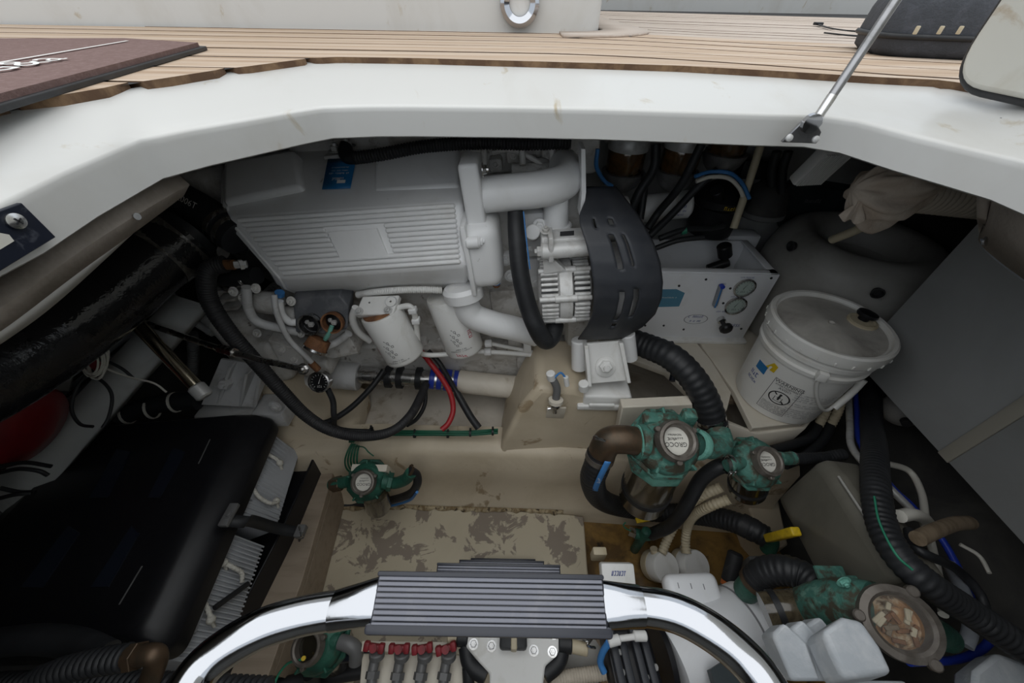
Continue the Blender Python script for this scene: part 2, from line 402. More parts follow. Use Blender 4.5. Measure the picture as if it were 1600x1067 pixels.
# ---- teak deck: black caulk bed with single planks
ZD = ZC - .0855
def yO(x):
    best = None
    for a, b in zip(Ou, Ou[1:]):
        if (a.x - x) * (b.x - x) <= 0 and abs(a.x - b.x) > 1e-6:
            t = (x - a.x) / (b.x - a.x); y = a.y + (b.y - a.y) * t
            if y > 0: best = y if best is None else max(best, y)
    return best if best is not None else -9
XR_END = .615
def bend(x): return -.55 * max(0, min(x, .6) - .05) ** 1.6 - .36 * max(0, x - .6)
def plank(ya, yb, x0, x1, cut=True):
    xs = []; n = 360; lo = []; hi = []
    segs = []; cur = []
    for i in range(n + 1):
        x = x0 + (x1 - x0) * i / n
        a = ya + bend(x); b = yb + bend(x)
        l = max(a, yO(x)) if cut else a
        if x < Ou[6].x + .002 and cut and x > min(q.x for q in Ou): pass
        if l < b - .001: cur.append((x, l, b))
        else:
            if len(cur) > 1: segs.append(cur)
            cur = []
    if len(cur) > 1: segs.append(cur)
    return segs
deck = obj('deck_bed', MB().grid([[V((o.x, o.y, ZC - .0868)) + outward(Ou, i) * .006 for i, o in enumerate(Ou)], [to_rect(p, ZC - .0868, -3, 3.4, -1.2, 4.2) for p in Ou]], closed=True), ['caulk'], kind=S, label='black caulked bed under the teak deck planks', cat='deck')
pw = U(945, 53, z=ZD); yw = pw.y
PW, GAP = .128, .011
yy = .30; k = 0
while yy < 3.9:
    wdt = PW
    x1 = 2.4 if yy > 1.5 else 1.6
    for sg in plank(yy, yy + wdt - GAP, -2.4 if yy < yw else pw.x + .02, x1):
        mb = MB(); nn = len(sg); z0, z1 = ZC - .097, ZD + random.uniform(-.0006, .0006)
        top = [V((x, l, z1)) for x, l, h in sg] + [V((x, h, z1)) for x, l, h in reversed(sg)]
        N = len(top); bot = [V((p.x, p.y, z0)) for p in top]
        vs = top + bot
        for i in range(nn - 1):
            mb.add([vs[i], vs[i + 1], vs[N - 2 - i], vs[N - 1 - i]], [[0, 1, 2, 3]], 0)
        for i in range(N):
            j = (i + 1) % N; mb.add([top[i], top[j], bot[j], bot[i]], [[0, 1, 2, 3]], 1)
        if sg[0][0] > XR_END: continue
        obj('plank', mb, ['teak_grey' if yy > 1.5 else 'teak', 'teak_edge'], deck, angle=20)
    yy += wdt; k += 1
# ---- cockpit walls beyond the deck
def wall_path(pts, z0, z1, th):
    mb = MB(); mb.grid([[V((x, y, z0)) for x, y in pts], [V((x, y, z1)) for x, y in pts]]); return mb
pts = [(-3, yw - .02), (-1, yw - .01)] + [(pw.x - .14 + .14 * math.sin(a), yw + .14 - .14 * math.cos(a)) for a in [i * math.pi / 12 for i in range(7)]] + [(pw.x, yw + 1.9)]
obj('wall_cockpit', wall_path(pts, ZD - .01, ZD + 1.1, 0), 'gelcoat', kind=S, angle=50, label='white cockpit moulding rising from the teak deck', cat='wall')
cb = MB(); cb.box((1.8, 4.15, ZD + .7), (5.2, .12, 1.5), bev=.03); obj('wall_far', cb, 'gelcoat', kind=S, label='white cockpit side beyond the far teak planks', cat='wall')
# curved grey margin plank by the cockpit corner
cx_, cy_ = pw.x - .14, yw + .14
an_ = [(-.95, -.17, 0)] ; ins, outs = [], []
for k in range(13):
    a = -math.pi / 2 + k * math.pi / 24 * 1.0; ins.append(V((cx_ + .155 * math.cos(a), cy_ + .155 * math.sin(a), ZD + .003))); outs.append(V((cx_ + .30 * math.cos(a), cy_ + .30 * math.sin(a), ZD + .003)))
ins.append(V((cx_ + .155, cy_ + 1.2, ZD + .003))); outs.append(V((cx_ + .30, cy_ + 1.2, ZD + .003)))
obj('margin_plank', MB().grid([ins, outs]), 'teak_grey', deck, solid=.006)
# chrome drain ring on the cockpit wall
c = U(812, 4, y=yw - .012); t = thing('vent_ring', 'round chrome ring set in the white cockpit wall', 'ring', c)
M4 = frame(c, (0, -1, 0)); R = px(30, c)
obj('rim', MB().lathe([(R*.50, .0), (R*.54, .016), (R*.8, .026), (R, .016), (R*1.04, .0)], M4, 40, cap=False), 'chrome', t)
obj('disc', MB().lathe([(R*.64, .0), (R*.64, .006), (R*.1, .004)], M4, 30), 'white_plastic', t)
# ---- room shell
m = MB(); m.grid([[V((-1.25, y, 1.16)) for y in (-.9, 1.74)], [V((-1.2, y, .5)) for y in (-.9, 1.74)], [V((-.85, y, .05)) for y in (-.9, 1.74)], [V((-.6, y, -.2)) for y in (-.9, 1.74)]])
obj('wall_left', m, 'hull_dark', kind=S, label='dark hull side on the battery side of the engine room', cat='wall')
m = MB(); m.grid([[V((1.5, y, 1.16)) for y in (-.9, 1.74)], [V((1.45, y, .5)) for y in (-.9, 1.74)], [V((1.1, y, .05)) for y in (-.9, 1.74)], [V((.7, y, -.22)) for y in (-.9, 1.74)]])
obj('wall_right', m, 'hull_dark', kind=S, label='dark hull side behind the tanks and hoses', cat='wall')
m = MB(); m.box((.1, 1.40, .47), (2.8, .04, 1.34), bev=0); obj('wall_back', m, 'hull_white', kind=S, label='off-white bulkhead behind the engine and fuel filters', cat='wall')
m = MB(); m.box((.1, -.92, .47), (2.9, .04, 1.34), bev=0); obj('wall_near', m, 'hull_white', kind=S, label='bulkhead behind the ladder', cat='wall')
m = MB(); m.box((.1, .4, -.10), (2.9, 2.8, .06), bev=0); obj('hull_bottom', m, 'bilge_brown', kind=S, label='brown stained bilge bottom in the open well', cat='floor')
# floor panel with worn paint
fl = [U(*p, z=0) for p in [(440,800),(600,790),(780,796),(880,802),(912,806),(918,888)]]
fl = fl + [V((fl[-1].x, -.8, 0)), V((fl[0].x - .1, -.8, 0))]
obj('floor', MB().prism(fl, (0, 0, -.03)), 'floor_paint', kind=S, bevel=.004, label='cream painted bilge floor panel with paint worn to grey patches', cat='floor')
# engine bed: ledge along the floor, trough behind it
def sweep_rows(rows, m):
    m.grid([catmull(r, 4) for r in rows])
cols = [440, 520, 600, 700, 780, 880, 960, 1040, 1120, 1200]
def zrow(vs, z=None, y=None):
    return [U(c, v, z=z, y=y) for c, v in zip(cols, vs)]
fr = zrow([800,797,792,795,797,801,806,812,818,824], z=-.005)
f0 = [p + V((0, .012, .012)) for p in fr]; f1 = [p + V((0, .03, .05)) for p in fr]; f2 = [p + V((0, .040, .09)) for p in fr]; f3 = [p + V((0, .045, .13)) for p in fr]
f4 = [p + V((0, .055, .255)) for p in fr]; f5 = [p + V((0, .075, .274)) for p in fr]; f6 = [p + V((0, .155, .274)) for p in fr]; f7 = [p + V((0, .165, .255)) for p in fr]
f8 = [p + V((0, .17, .20)) for p in fr]; f9 = [V((p.x, 1.37, .17)) for p in fr]
fm1 = [p + V((0, 0, -.22)) for p in fr]
for r in (f4, f5): pass
m = MB(); sweep_rows([fm1, fr, f0, f1, f2, f3, f4, f5, f6, f7, f8], m)
bed = obj('engine_bed', m, 'bilge_paint', kind=S, angle=60, label='cream painted engine bed ledge along the bilge floor', cat='engine bed')
obj('bilge_trough', MB().grid([f8, [q.lerp(r, .3) + V((0, 0, .01 * (i % 2))) for i, (q, r) in enumerate(zip(f8, f9))], [q.lerp(r, .6) + V((0, 0, .02 * ((i + 1) % 2))) for i, (q, r) in enumerate(zip(f8, f9))], f9]), 'bilge_grey', bed, angle=60)
# raised mount block of the bed
def loop(pts): return [U(a, b, y=c) for a, b, c in pts]
fb = [(768,782,.585),(776,735,.595),(784,694,.605),(812,640,.63),(842,604,.65),(900,608,.655),(962,625,.655),(985,650,.64),(990,720,.605),(990,790,.58)]
front = [U(a, b, y=c) for a, b, c in fb]
mid = [p + V((0, .012, .004)) for p in front]
back = [p + V((0.01 if i < 4 else 0, .20, .006 if 3 < i < 7 else 0)) for i, p in enumerate(front)]
m = MB(); m.loft([front, back])
obj('mount_plinth', m, 'bilge_paint', bed, bevel=.02, seg=4)
# left raised part of the bed under the gearbox mount
lb = [U(395,600,y=.72), U(440,615,y=.70), U(500,668,y=.655), U(545,692,y=.63), U(552,720,y=.60), U(520,735,y=.585), U(440,735,y=.585), U(360,700,y=.585)]
m = MB(); m.loft([lb, [p + V((0, .22, .0)) for p in lb]]); obj('side_plinth', m, 'bilge_paint', bed, bevel=.015, seg=3)
# panel on the right
XP = 1.02
pc = U(1333, 560, x=XP); far_y = pc.y; pz = pc.z
m = MB(); sy = U(1527, 681, x=XP).y
m.box((XP + .01, (far_y + sy) / 2 + .004, (pz + 1.13) / 2), (.02, far_y - sy - .008, 1.13 - pz), bev=.002)
pr = obj('trim_1', m, 'panel_grey', kind=S, label='plain grey board lining the side beside the white bucket', cat='panel')
m = MB(); m.box((XP + .01, (sy - .5) / 2 - .004, (pz + 1.13) / 2), (.02, sy + .5 - .008, 1.13 - pz), bev=.002)
obj('trim_2', m, 'panel_grey', kind=S, label='plain grey board beyond the seam strip, above the coiled hoses', cat='panel')
m = MB(); m.box((XP - .002, sy, (pz + 1.13) / 2), (.006, .028, 1.13 - pz), bev=.002)
obj('trim_3', m, 'seam', kind=S, label='narrow tan seam strip between two grey boards', cat='trim')

# silt gathered where the floor panel meets the engine bed
rr_ = random.Random(4); a_ = catmull([p + V((0, -.002, .007)) for p in fr[1:6]], 14)
m = MB(); m.grid([[p + V((0, .008, .003)) for p in a_], [p - V((0, rr_.uniform(.001, .011), 0)) for p in a_]]); obj('silt_line', m, 'silt', bed, solid=.001)
# ================================================================ LADDER
LW = .20
bk = U(767, 898.5, d=LW * F / 352); ft = U(763, 986, d=LW * F / 377)
DIR = (fwd + RIGHT * (-6 / F) + UP * (-330 / F)); DS = LW * F / 352 * 2.33 / 2.82
ld = thing('boarding_ladder', 'polished tube ladder with ribbed black treads leading down to the bilge floor', 'ladder', (bk + DIR * DS * 3).to_tuple())
ex = V((1, 0, 0)); ey = (bk - ft); ey.x = 0; tread = ey.length; ey.normalize(); ez = ex.cross(ey)
Rm = Matrix((ex, ey, ez)).transposed()
for k in range(4):
    c = (bk + ft) / 2 + DIR * (DS * k); c.x = bk.x + DIR.x * DS * k
    m = MB(); m.box(c - ez * .007, (LW, tread, .012), Rm, bev=.002)
    m.box(c - ey * (tread / 2) - ez * .008, (LW + .006, .008, .022), Rm, bev=.003)
    m.box(c + ey * (tread / 2) - ez * .006, (LW, .004, .018), Rm, bev=.0015)
    tr = obj('tread', m, 'step_frame', ld)
    g = MB(); nr = 9
    for i in range(nr):
        g.box(c + ey * (tread * ((i + .5) / nr - .5) * .93), (LW - .004, tread * .93 / nr - .0010, .0035), Rm, bev=.0005, seg=1)
    obj('grip_ribs', g, 'step_rubber', tr)
RT = .0155
for s, side in ((-1, 'l'), (1, 'r')):
    e = (bk + ft) / 2 + ex * (s * (LW / 2 - .001)) - ez * .008
    if s < 0: out = [U(540, 950, d=.335), U(470, 962, d=.325), U(400, 985, d=.312), U(330, 1030, d=.30), U(290, 1085, d=.285), U(255, 1190, d=.262), V((-.30, -.20, .98)), V((-.345, -.45, 1.10)), V((-.36, -.63, 1.15))]
    else: out = [U(985, 944, d=.335), U(1050, 955, d=.325), U(1110, 985, d=.312), U(1165, 1030, d=.30), U(1205, 1085, d=.285), U(1250, 1190, d=.262), V((.30, -.20, .98)), V((.42, -.45, 1.10)), V((.46, -.63, 1.15))]
    m = MB(); m.tube(out, RT, 20, smooth=8)
    rl = obj('handrail', m, 'chrome', ld, angle=60)
    # pressed flat socket between rail and tread
    a = e; b = out[0] + (out[1] - out[0]) * .25; lp = []
    ax = (b - a).normalized()
    for t in (0, .3, .65, 1):
        p = a.lerp(b, t); h = lerp(tread * .46, RT * 1.06, t ** .8); w_ = lerp(.007, RT * 1.06, t ** .8)
        lp.append([p + ey * (math.cos(q) * h) + ez * (math.sin(q) * w_) for q in [2 * math.pi * i / 20 for i in range(20)]])
    obj('rail_socket', MB().loft(lp), 'chrome', rl, angle=60)
    # lower stringer
    m = MB(); p0 = e - ez * .004; p1 = e + DIR * (DS * 3.12)
    m.tube([p0, p1], .010, 14); obj('stringer', m, 'chrome', ld)
# ================================================================ ENGINE
eng = thing('marine_engine', 'white painted inboard diesel engine with a ribbed side cover above the bilge', 'engine', U(640, 600, y=.9))
def E(name, m, mt, p=None, **k): return obj(name, m, mt, eng if p is None else p, **k)
EX = (U(726, 412, y=.735) - U(433, 431, y=.735)).normalized()      # engine axis, tilted with the shaft
EY = V((0, 1, 0)); EY = (EY - EX * EX.y).normalized(); EZ = EX.cross(EY)
RE = Matrix((EX, EY, EZ)).transposed()
def off(p, a=0, b=0, c=0): return V(p) + EX * a + EY * b + EZ * c
# ---- side cover: (u left, v left, u right, v right, y)
PRF = [(368,236,716,222,1.06), (352,264,722,244,.955), (350,330,724,306,.825), (357,342,724,317,.800), (437,434,731,414,.735), (446,451,732,436,.755), (470,462,732,448,.83)]
def cov(i, t):
    a = PRF[i]; return U(lerp(a[0], a[2], t), lerp(a[1], a[3], t), y=a[4])
lps = []
for t in (0, .5, 1):
    l = [cov(i, t) for i in range(len(PRF))]; l += [l[-1] + V((0, .25, 0)), l[0] + V((0, .05, -.05))]; lps.append(l)
m = MB(); m.loft(lps); cover = E('side_cover', m, 'engine_white', bevel=.011, seg=4)
# left end cap of the cover, in two steps
l0 = lps[0]; cen = sum(l0, V()) / len(l0)
def shr(l, s, a): return [cen + (p - cen) * s - EX * a for p in l]
m = MB(); m.loft([shr(l0, 1.0, -.002), shr(l0, 1.0, .006)]); m.loft([shr(l0, .95, .0), shr(l0, .93, .018), shr(l0, .7, .03)])
E('end_cap', m, 'engine_white', cover, bevel=.003)
# raised blocks on top of the cover
def topblock(pts, h, name):
    b = [U(a, c, y=d) for a, c, d in pts]; n = (b[1] - b[0]).cross(b[3] - b[0]).normalized()
    if n.z < 0: n = -n
    cc = sum(b, V()) / 4; m = MB(); m.loft([[p - n * .02 for p in b], [cc + (p - cc) * .93 + n * h for p in b]]); return E(name, m, 'engine_white', cover, bevel=.010, seg=3), n
tb1, n1 = topblock([(352,258,.965),(468,238,.985),(482,300,.868),(352,326,.835)], .016, 'raised_pad')
tb2, n2 = topblock([(585,240,.99),(722,234,.99),(724,300,.85),(582,310,.855)], .016, 'raised_pad')
for i in range(4):
    a = U(368 + i * 12, 249 - i * 6, y=.985 + i * .03); b = U(468 + i * 6, 234 - i * 4, y=.985 + i * .03)
    E('vent_rib', MB().tube([a + EZ * .014, b + EZ * .014], .005, 8), 'engine_white', cover)
# ribs and blank plaque on the sloping face
def face(s, t):
    a, b = PRF[3], PRF[4]
    q = [lerp(a[j], b[j], s) for j in range(5)]; return U(lerp(q[0], q[2], t), lerp(q[1], q[3], t), y=q[4])
fn = (face(0, 1) - face(0, 0)).cross(face(1, 0) - face(0, 0)).normalized()
if fn.y > 0: fn = -fn
nr = 12
for i in range(nr):
    s = .03 + .90 * i / (nr - 1); sp = [(.035, .965)]
    if 3 <= i <= 8: sp = [(.035, .375), (.638, .965)]
    for a, b in sp:
        p, q = face(s, a), face(s, b); ln = (q - p).normalized()
        pts = [p + fn * .001, p + ln * .003 + fn * .001, q - ln * .003 + fn * .001, q + fn * .001]
        E('rib', MB().tube(pts, [.0025, .0054, .0054, .0025], 10), 'engine_white', cover)
pl = [U(513,362,y=.775), U(589,356,y=.775), U(608,402,y=.748), U(535,408,y=.748)]
E('plaque', MB().prism([p + fn * .005 for p in pl], -fn * .01), 'engine_white', cover, bevel=.001)
# blue oil sticker
rws = []
for t in [i / 5 for i in range(6)]:
    v0 = lerp(251, 298, t); y0 = lerp(.955, .866, t); rws.append([U(lerp(514, 505, t), v0, y=y0) + n2 * .0052, U(lerp(558, 549, t), v0 - 1.5, y=y0) + n2 * .0052])
st = E('sticker', MB().grid(rws), 'blue_sticker', cover, solid=.0008)
o = rws[3][0].lerp(rws[3][1], .5); sx = (rws[3][1] - rws[3][0]); sl = sx.length; sy_ = rws[5][0] - rws[0][0]
fnS = plane_fn(o + n2 * .0012, -sx, sy_, .0004); m = MB()
marks(m, sl * .42, sl * .12, lambda x, y: fnS(x, y + sl * .12), 3, 7); marks(m, sl * .72, sl * .07, lambda x, y: fnS(x, y - sl * .14), 4); marks(m, sl * .6, sl * .05, lambda x, y: fnS(x, y - sl * .27), 5); marks(m, sl * .62, sl * .05, lambda x, y: fnS(x, y - sl * .42), 6)
q = [fnS(a, b) for a, b in ((-.02, .012), (.0, .012), (.0, .022), (-.02, .022))]; m.add(q, [[0, 1, 2, 3]])
obj('lettering', m, 'ink_white', st)
# ---- heat exchanger end tank, flange block
c = U(755, 386, y=.80); m = MB(); m.box(c, (px(58, c), .13, .165), RE, bev=.032, seg=5); m.box(off(c, -.028), (.012, .145, .18), RE, bev=.004)
m.cyl(U(768,425,y=.77), U(776,441,y=.77), .015, 16, .003); et = E('end_tank', m, 'engine_white', cover)
m = MB(); m.cyl(U(775,438,y=.77), U(775.5,443,y=.77), .0105, 14, .001); E('seal_ring', m, 'blue_line', et)
m = MB(); m.cyl(U(775.5,442,y=.77), U(776,447,y=.77), .0095, 6, .001); E('drain_plug', m, 'copper', et)
c = U(739, 378, y=.735); m = MB(); m.cyl(c + EX * -.015, c + EX * .015, .014, 14, .003); m.hexbolt(c + EX * .015, EX, .008, .007); E('boss', m, 'engine_white', et)
c = U(742, 305, y=.80); m = MB(); m.box(c, (px(30, c), .085, px(112, c)), RE, bev=.008, seg=3); fb_ = E('flange_block', m, 'engine_white')
for a, b in ((754,265),(757,354)):
    E('bolt', MB().hexbolt(U(a, b, y=.765), EX, .009, .008), 'steel', fb_)
# ---- intake pipe and elbow
R = px(27.5, U(800,300,y=.8)); m = MB(); m.tube([U(755,304,y=.80), U(800,300,y=.80), U(850,294,y=.805), U(880,284,y=.83), U(888,270,y=.88), U(882,258,y=.95)], R, 24, smooth=8)
ip = E('intake_pipe', m, 'engine_white', angle=60)
a, b = U(868,310,y=.83), U(869,352,y=.83); m = MB(); m.cyl(a, b, px(20, a), 20); m.cyl(U(869,349,y=.83), U(869,356,y=.83), px(26, a), 20, .003); E('pipe_stub', m, 'engine_white', ip)
# ---- cylinder head behind the pipe and block
def xb(u, v, y): return U(u, v, y=y).x
m = MB(); c = off(U(645, 470, y=1.0)); 
x0, x1 = xb(455, 500, .86), xb(905, 500, .86)
blk = MB(); blk.box(V(((x0 + x1) / 2, 1.02, .70)), (x1 - x0, .30, .46), RE, bev=.02); 
for i in range(9):
    uu = 470 + i * 48; p = U(uu, 545, y=.862); blk.box(p, (.045, .03, .10), RE, bev=.008)
for i in range(14):
    p = U(470 + i * 31, 520 + (i * 37) % 50, y=.868); blk.hexbolt(p, (0, -1, 0), .006, .006)
blk.box(U(800, 480, y=.88), (.12, .05, .16), RE, bev=.012); blk.box(U(845, 560, y=.86), (.16, .05, .07), RE, bev=.008)
E('engine_block', blk, 'engine_block')
hd = MB(); hd.box(V(((x0 + x1) / 2 + .05, 1.14, .98)), (x1 - x0 - .06, .20, .14), RE, bev=.015)
for i in range(6):
    p = U(748 + i * 27, 240 + (i % 2) * 14, y=1.03); hd.box(p, (.035, .05, .035), RE, bev=.008); hd.hexbolt(p + V((0, -.03, .005)), (0, -1, .4), .006, .008)
for a in (755, 815, 862): hd.cyl(U(a, 222, y=.98), U(a + 2, 258, y=.95), .008, 10)
hd.tube([U(770,238,y=.99), U(800,234,y=.98), U(840,252,y=.97), U(855,268,y=.96)], .006, 8, smooth=6)
hd.sphere(U(845,262,y=.99), .03, sq=(1, 1, .8)); hd.cyl(U(800,268,y=.97), U(860,266,y=.97), .02, 14)
E('cylinder_head', hd, 'engine_block')
m = MB(); op = [U(505,560,y=.84), U(560,580,y=.85), U(700,592,y=.86), U(905,600,y=.87), U(905,545,y=.84), U(520,540,y=.835)]
m.loft([op, [p + V((0, .22, -.02)) for p in op]]); E('oil_pan', m, 'engine_block', bevel=.012, seg=3)
# front face casting by the belt guard
m = MB(); m.box(U(905, 480, y=.93), (.10, .22, .42), RE, bev=.02); E('front_casting', m, 'engine_block')
m = MB(); a = U(913,232,y=.80); m.prism([U(908,232,y=.81), U(915,232,y=.81), U(916,300,y=.79), U(911,340,y=.78), U(906,340,y=.78), U(909,300,y=.79)], (0, .05, 0)); E('lifting_plate', m, 'engine_white', bevel=.001)
# ---- coolant outlet under the cover
m = MB(); R = px(22, U(735,480,y=.77)); m.tube([U(722,446,y=.77), U(727,470,y=.765), U(738,492,y=.76), U(770,505,y=.76), U(800,512,y=.765), U(838,522,y=.78)], R * .93, 20, smooth=7)
op_ = E('coolant_elbow', m, 'engine_white', angle=60)
m = MB(); m.lathe([(R*1.05, 0), (R*1.35, .006), (R*1.4, .03), (R*1.2, .04)], frame(U(727,468,y=.765), U(720,440,y=.775) - U(727,468,y=.765)), 22); E('elbow_collar', m, 'engine_white', op_)
# ---- oil filters
def can(top, bot, r, name, par):
    h = (bot - top).length; M = frame(top, bot - top, (1, 0, 0)); m = MB()
    m.lathe([(r*.5, -.004), (r*.96, -.003), (r, .002), (r, h - .010), (r*.96, h - .003), (r*.86, h), (r*.5, h - .003)], M, 32)
    return E(name, m, 'white_plastic', par, angle=50), M, h
ax = V((0, 0, -1))
t1 = U(596, 488, y=.745); b1 = U(634, 556, y=.725); r1 = px(33, t1)
fh = MB(); hp = [U(553,492,y=.715), U(614,490,y=.715), U(624,460,y=.76), U(566,462,y=.76)]; nh = (hp[1]-hp[0]).cross(hp[2]-hp[0]).normalized(); nh = nh if nh.z > 0 else -nh
fh.prism(hp, -nh * .022); head = E('filter_head', fh, 'white_plastic', bevel=.004)
for a, b in ((578,473),(611,471)):
    p = U(a, b, y=.745); E('recess_ring', MB().lathe([(.008, -.004), (.012, .001), (.0155, .0025), (.016, 0)], frame(p, nh), 18, cap=False), 'engine_grey', head); E('bolt', MB().hexbolt(p - nh * .004, nh, .0055, .005), 'steel', head)
for a, b in ((561,486),(606,484)): E('bolt', MB().hexbolt(U(a, b, y=.722), nh, .007, .007), 'alu', head)
m = MB(); m.lathe([(r1*.85, -.008), (r1*.85, .0)], frame(t1, b1 - t1), 28); E('rust_ring', m, 'rust', head)
c1, M1, h1 = can(t1, b1, r1, 'oil_filter', None)
t2 = U(697, 462, y=.80); b2 = U(727, 545, y=.775); r2 = px(32, t2); c2, M2, h2 = can(t2, b2, r2, 'oil_filter', None)
def on_can(M, r, a0, z0):   # text x runs around the can, y up along it
    def f(x, y):
        a = a0 + x / r; return M @ V((math.cos(a) * (r + .0006), math.sin(a) * (r + .0006), z0 - y))
    return f
def can_marks(M, r, h, par, a0, red):
    m = MB(); f = on_can(M, r, a0, h * .62)
    for k, (cx, cy) in enumerate([(0, .028), (-.008, .016), (.007, .014), (0, .002), (.010, -.002), (-.006, -.010), (.004, -.016)]):
        w_ = .0032
        for a, b, c_, d_ in ((-w_, -w_, w_, -w_ + .001), (-w_, w_ - .001, w_, w_), (-w_, -w_, -w_ + .001, w_), (w_ - .001, -w_, w_, w_)):
            m.add([f(cx + a, cy + b), f(cx + c_, cy + b), f(cx + c_, cy + d_), f(cx + a, cy + d_)], [[0, 1, 2, 3]])
        m.add([f(cx + .004, cy + .003), f(cx + .008, cy + .007), f(cx + .006, cy + .0085)], [[0, 1, 2]])
    marks(m, .034, .0034, lambda x, y: f(x, y - .030), 7); marks(m, .062, .0030, lambda x, y: f(x, y - .036), 8)
    obj('printed_marks', m, 'ink', par)
    m = MB(); g = on_can(M, r, a0 + red, h * .45)
    text_on(m, '2006', .017, lambda x, y: g(y + .002, -x + .020)); marks(m, .026, .011, lambda x, y: g(y + .002, -x - .025), 9, 3)
    if red < 0: marks(m, .030, .010, lambda x, y: f(x + .004 + y * .3, y - .050 + x * .3), 10, 4)
    obj('marker_writing' if red < 0 else 'red_label', m, 'ink_red', par)
def face_ang(M, dirw): q = M.to_3x3().inverted() @ V(dirw); return math.atan2(q.y, q.x)
can_marks(M1, r1, h1, c1, face_ang(M1, (0, -1, .3)), .9)
can_marks(M2, r2, h2, c2, face_ang(M2, (.05, -1, .3)), -.75)
# oil lines of the first filter
m = MB(); m.tube([U(622,480,y=.745), U(640,478,y=.745), U(648,492,y=.745), U(652,520,y=.75), U(656,548,y=.75), U(668,554,y=.76), U(700,553,y=.77), U(760,549,y=.79), U(905,560,y=.81)], .0075, 10, smooth=6); E('oil_line', m, 'white_plastic', angle=60)
m = MB(); m.tube([U(556,480,y=.735), U(551,498,y=.735), U(560,518,y=.74), U(578,532,y=.75)], .0095, 10, smooth=6); E('oil_line', m, 'white_plastic', angle=60)
m = MB(); m.tube([U(760,535,y=.79), U(800,543,y=.80), U(850,552,y=.81), U(905,556,y=.82)], .006, 8, smooth=5); E('oil_line', m, 'white_plastic', angle=60)
for a, b in ((645,484),(650,500),(762,549),(763,536)): p = U(a, b, y=.745 if a < 700 else .785); E('line_fitting', MB().box(p, (.02, .02, .014), RE, bev=.002), 'engine_white')
E('line_clip', MB().box(U(824, 541, y=.79), (.022, .008, .04), RE, bev=.002), 'engine_white')
# ---- gauge box
c = U(502, 490, y=.735); gb = MB(); q = [U(457,466,y=.76), U(530,462,y=.76), U(545,478,y=.755), U(543,512,y=.725), U(520,522,y=.715), U(462,519,y=.715)]
gb.prism(q, V((0, .055, .015))); box_ = E('gauge_box', gb, 'gauge_box', bevel=.003)
gn = V((0, -.85, .35)).normalized()
for a, b, mt in ((483,507,'steel'),(519,504,'rust')):
    p = U(a, b, y=.712); r = px(17, p); E('gauge_socket', MB().lathe([(r*.86, -.02), (r*.86, .004), (r, .005), (r, -.01)], frame(p, gn), 26, cap=False), mt, box_)
    E('gauge_back', MB().lathe([(r*.9, -.021), (r*.9, -.017), (r*.3, -.010)], frame(p, gn), 20), 'gauge_black', box_)
    E('terminal', MB().box(p + V((.003, .004, -.002)), (.012, .012, .010), RE, bev=.002).box(p + V((-.006, .006, .004)), (.008, .008, .008), RE, bev=.001), 'alu', box_)
def gauge(p, n, r, mt, name, par, txt='', case='steel', depth=.018):
    M = frame(p, n); m = MB(); m.lathe([(r*.7, -depth), (r*1.02, -depth), (r*1.04, -.002), (r*1.06, .0), (r*1.06, .005), (r*.92, .0065), (r*.86, .0015)], M, 28, cap=False); m.lathe([(r*.95, -depth), (r*.1, -depth - .002)], M, 28)
    g = obj(name, m, case, par); obj('dial', MB().lathe([(r*.9, .0), (r*.9, .0012)], M, 26), mt, g)
    k = MB(); ink = 'ink_white' if mt == 'gauge_black' else 'ink'
    ex_ = RIGHT - V(n) * RIGHT.dot(V(n).normalized()); f = plane_fn(p + V(n).normalized() * .0014, ex_, V(n).cross(ex_), .0004)
    for i in range(13):
        a = math.radians(225 - i * 22.5); ca, sa = math.cos(a), math.sin(a); w_ = r * .02
        k.add([f(ca*r*.62 - sa*w_, sa*r*.62 + ca*w_), f(ca*r*.78 - sa*w_, sa*r*.78 + ca*w_), f(ca*r*.78 + sa*w_, sa*r*.78 - ca*w_), f(ca*r*.62 + sa*w_, sa*r*.62 - ca*w_)], [[0, 1, 2, 3]])
    marks(k, r * .5, r * .2, lambda x, y: f(x, y - r * .45), 11, 3)
    a = math.radians(70); ca, sa = math.cos(a), math.sin(a); w_ = r * .04
    k.add([f(-ca*r*.2 - sa*w_, -sa*r*.2 + ca*w_), f(ca*r*.65, sa*r*.65), f(-ca*r*.2 + sa*w_, -sa*r*.2 - ca*w_)], [[0, 1, 2]])
    obj('scale_marks', k, ink, g); return g
gauge(U(499,596,y=.685), V((.0, -.75, .5)).normalized(), px(16, U(499,596,y=.685)), 'gauge_black', 'pressure_gauge', eng, 'BAR')
p = U(492, 545, y=.69); gn2 = V((-.35, -.5, -.5)).normalized(); r = px(18, p)
g2 = E('loose_gauge', MB().lathe([(r*.55, .034), (r*.9, .03), (r*.95, .004), (r, .002), (r, -.004), (r*.85, -.005), (r*.85, .0)], frame(p, -gn2), 26), 'rust'); E('bezel', MB().lathe([(r*1.03, .003), (r*1.04, -.003), (r*.9, -.006), (r*.85, -.003)], frame(p, -gn2), 26, cap=False), 'steel', g2)
m = MB(); m.tube([U(519,508,y=.715), U(514,520,y=.70), U(508,530,y=.695)], .0055, 8, smooth=5); E('sender_wire', m, 'verdigris_pale')
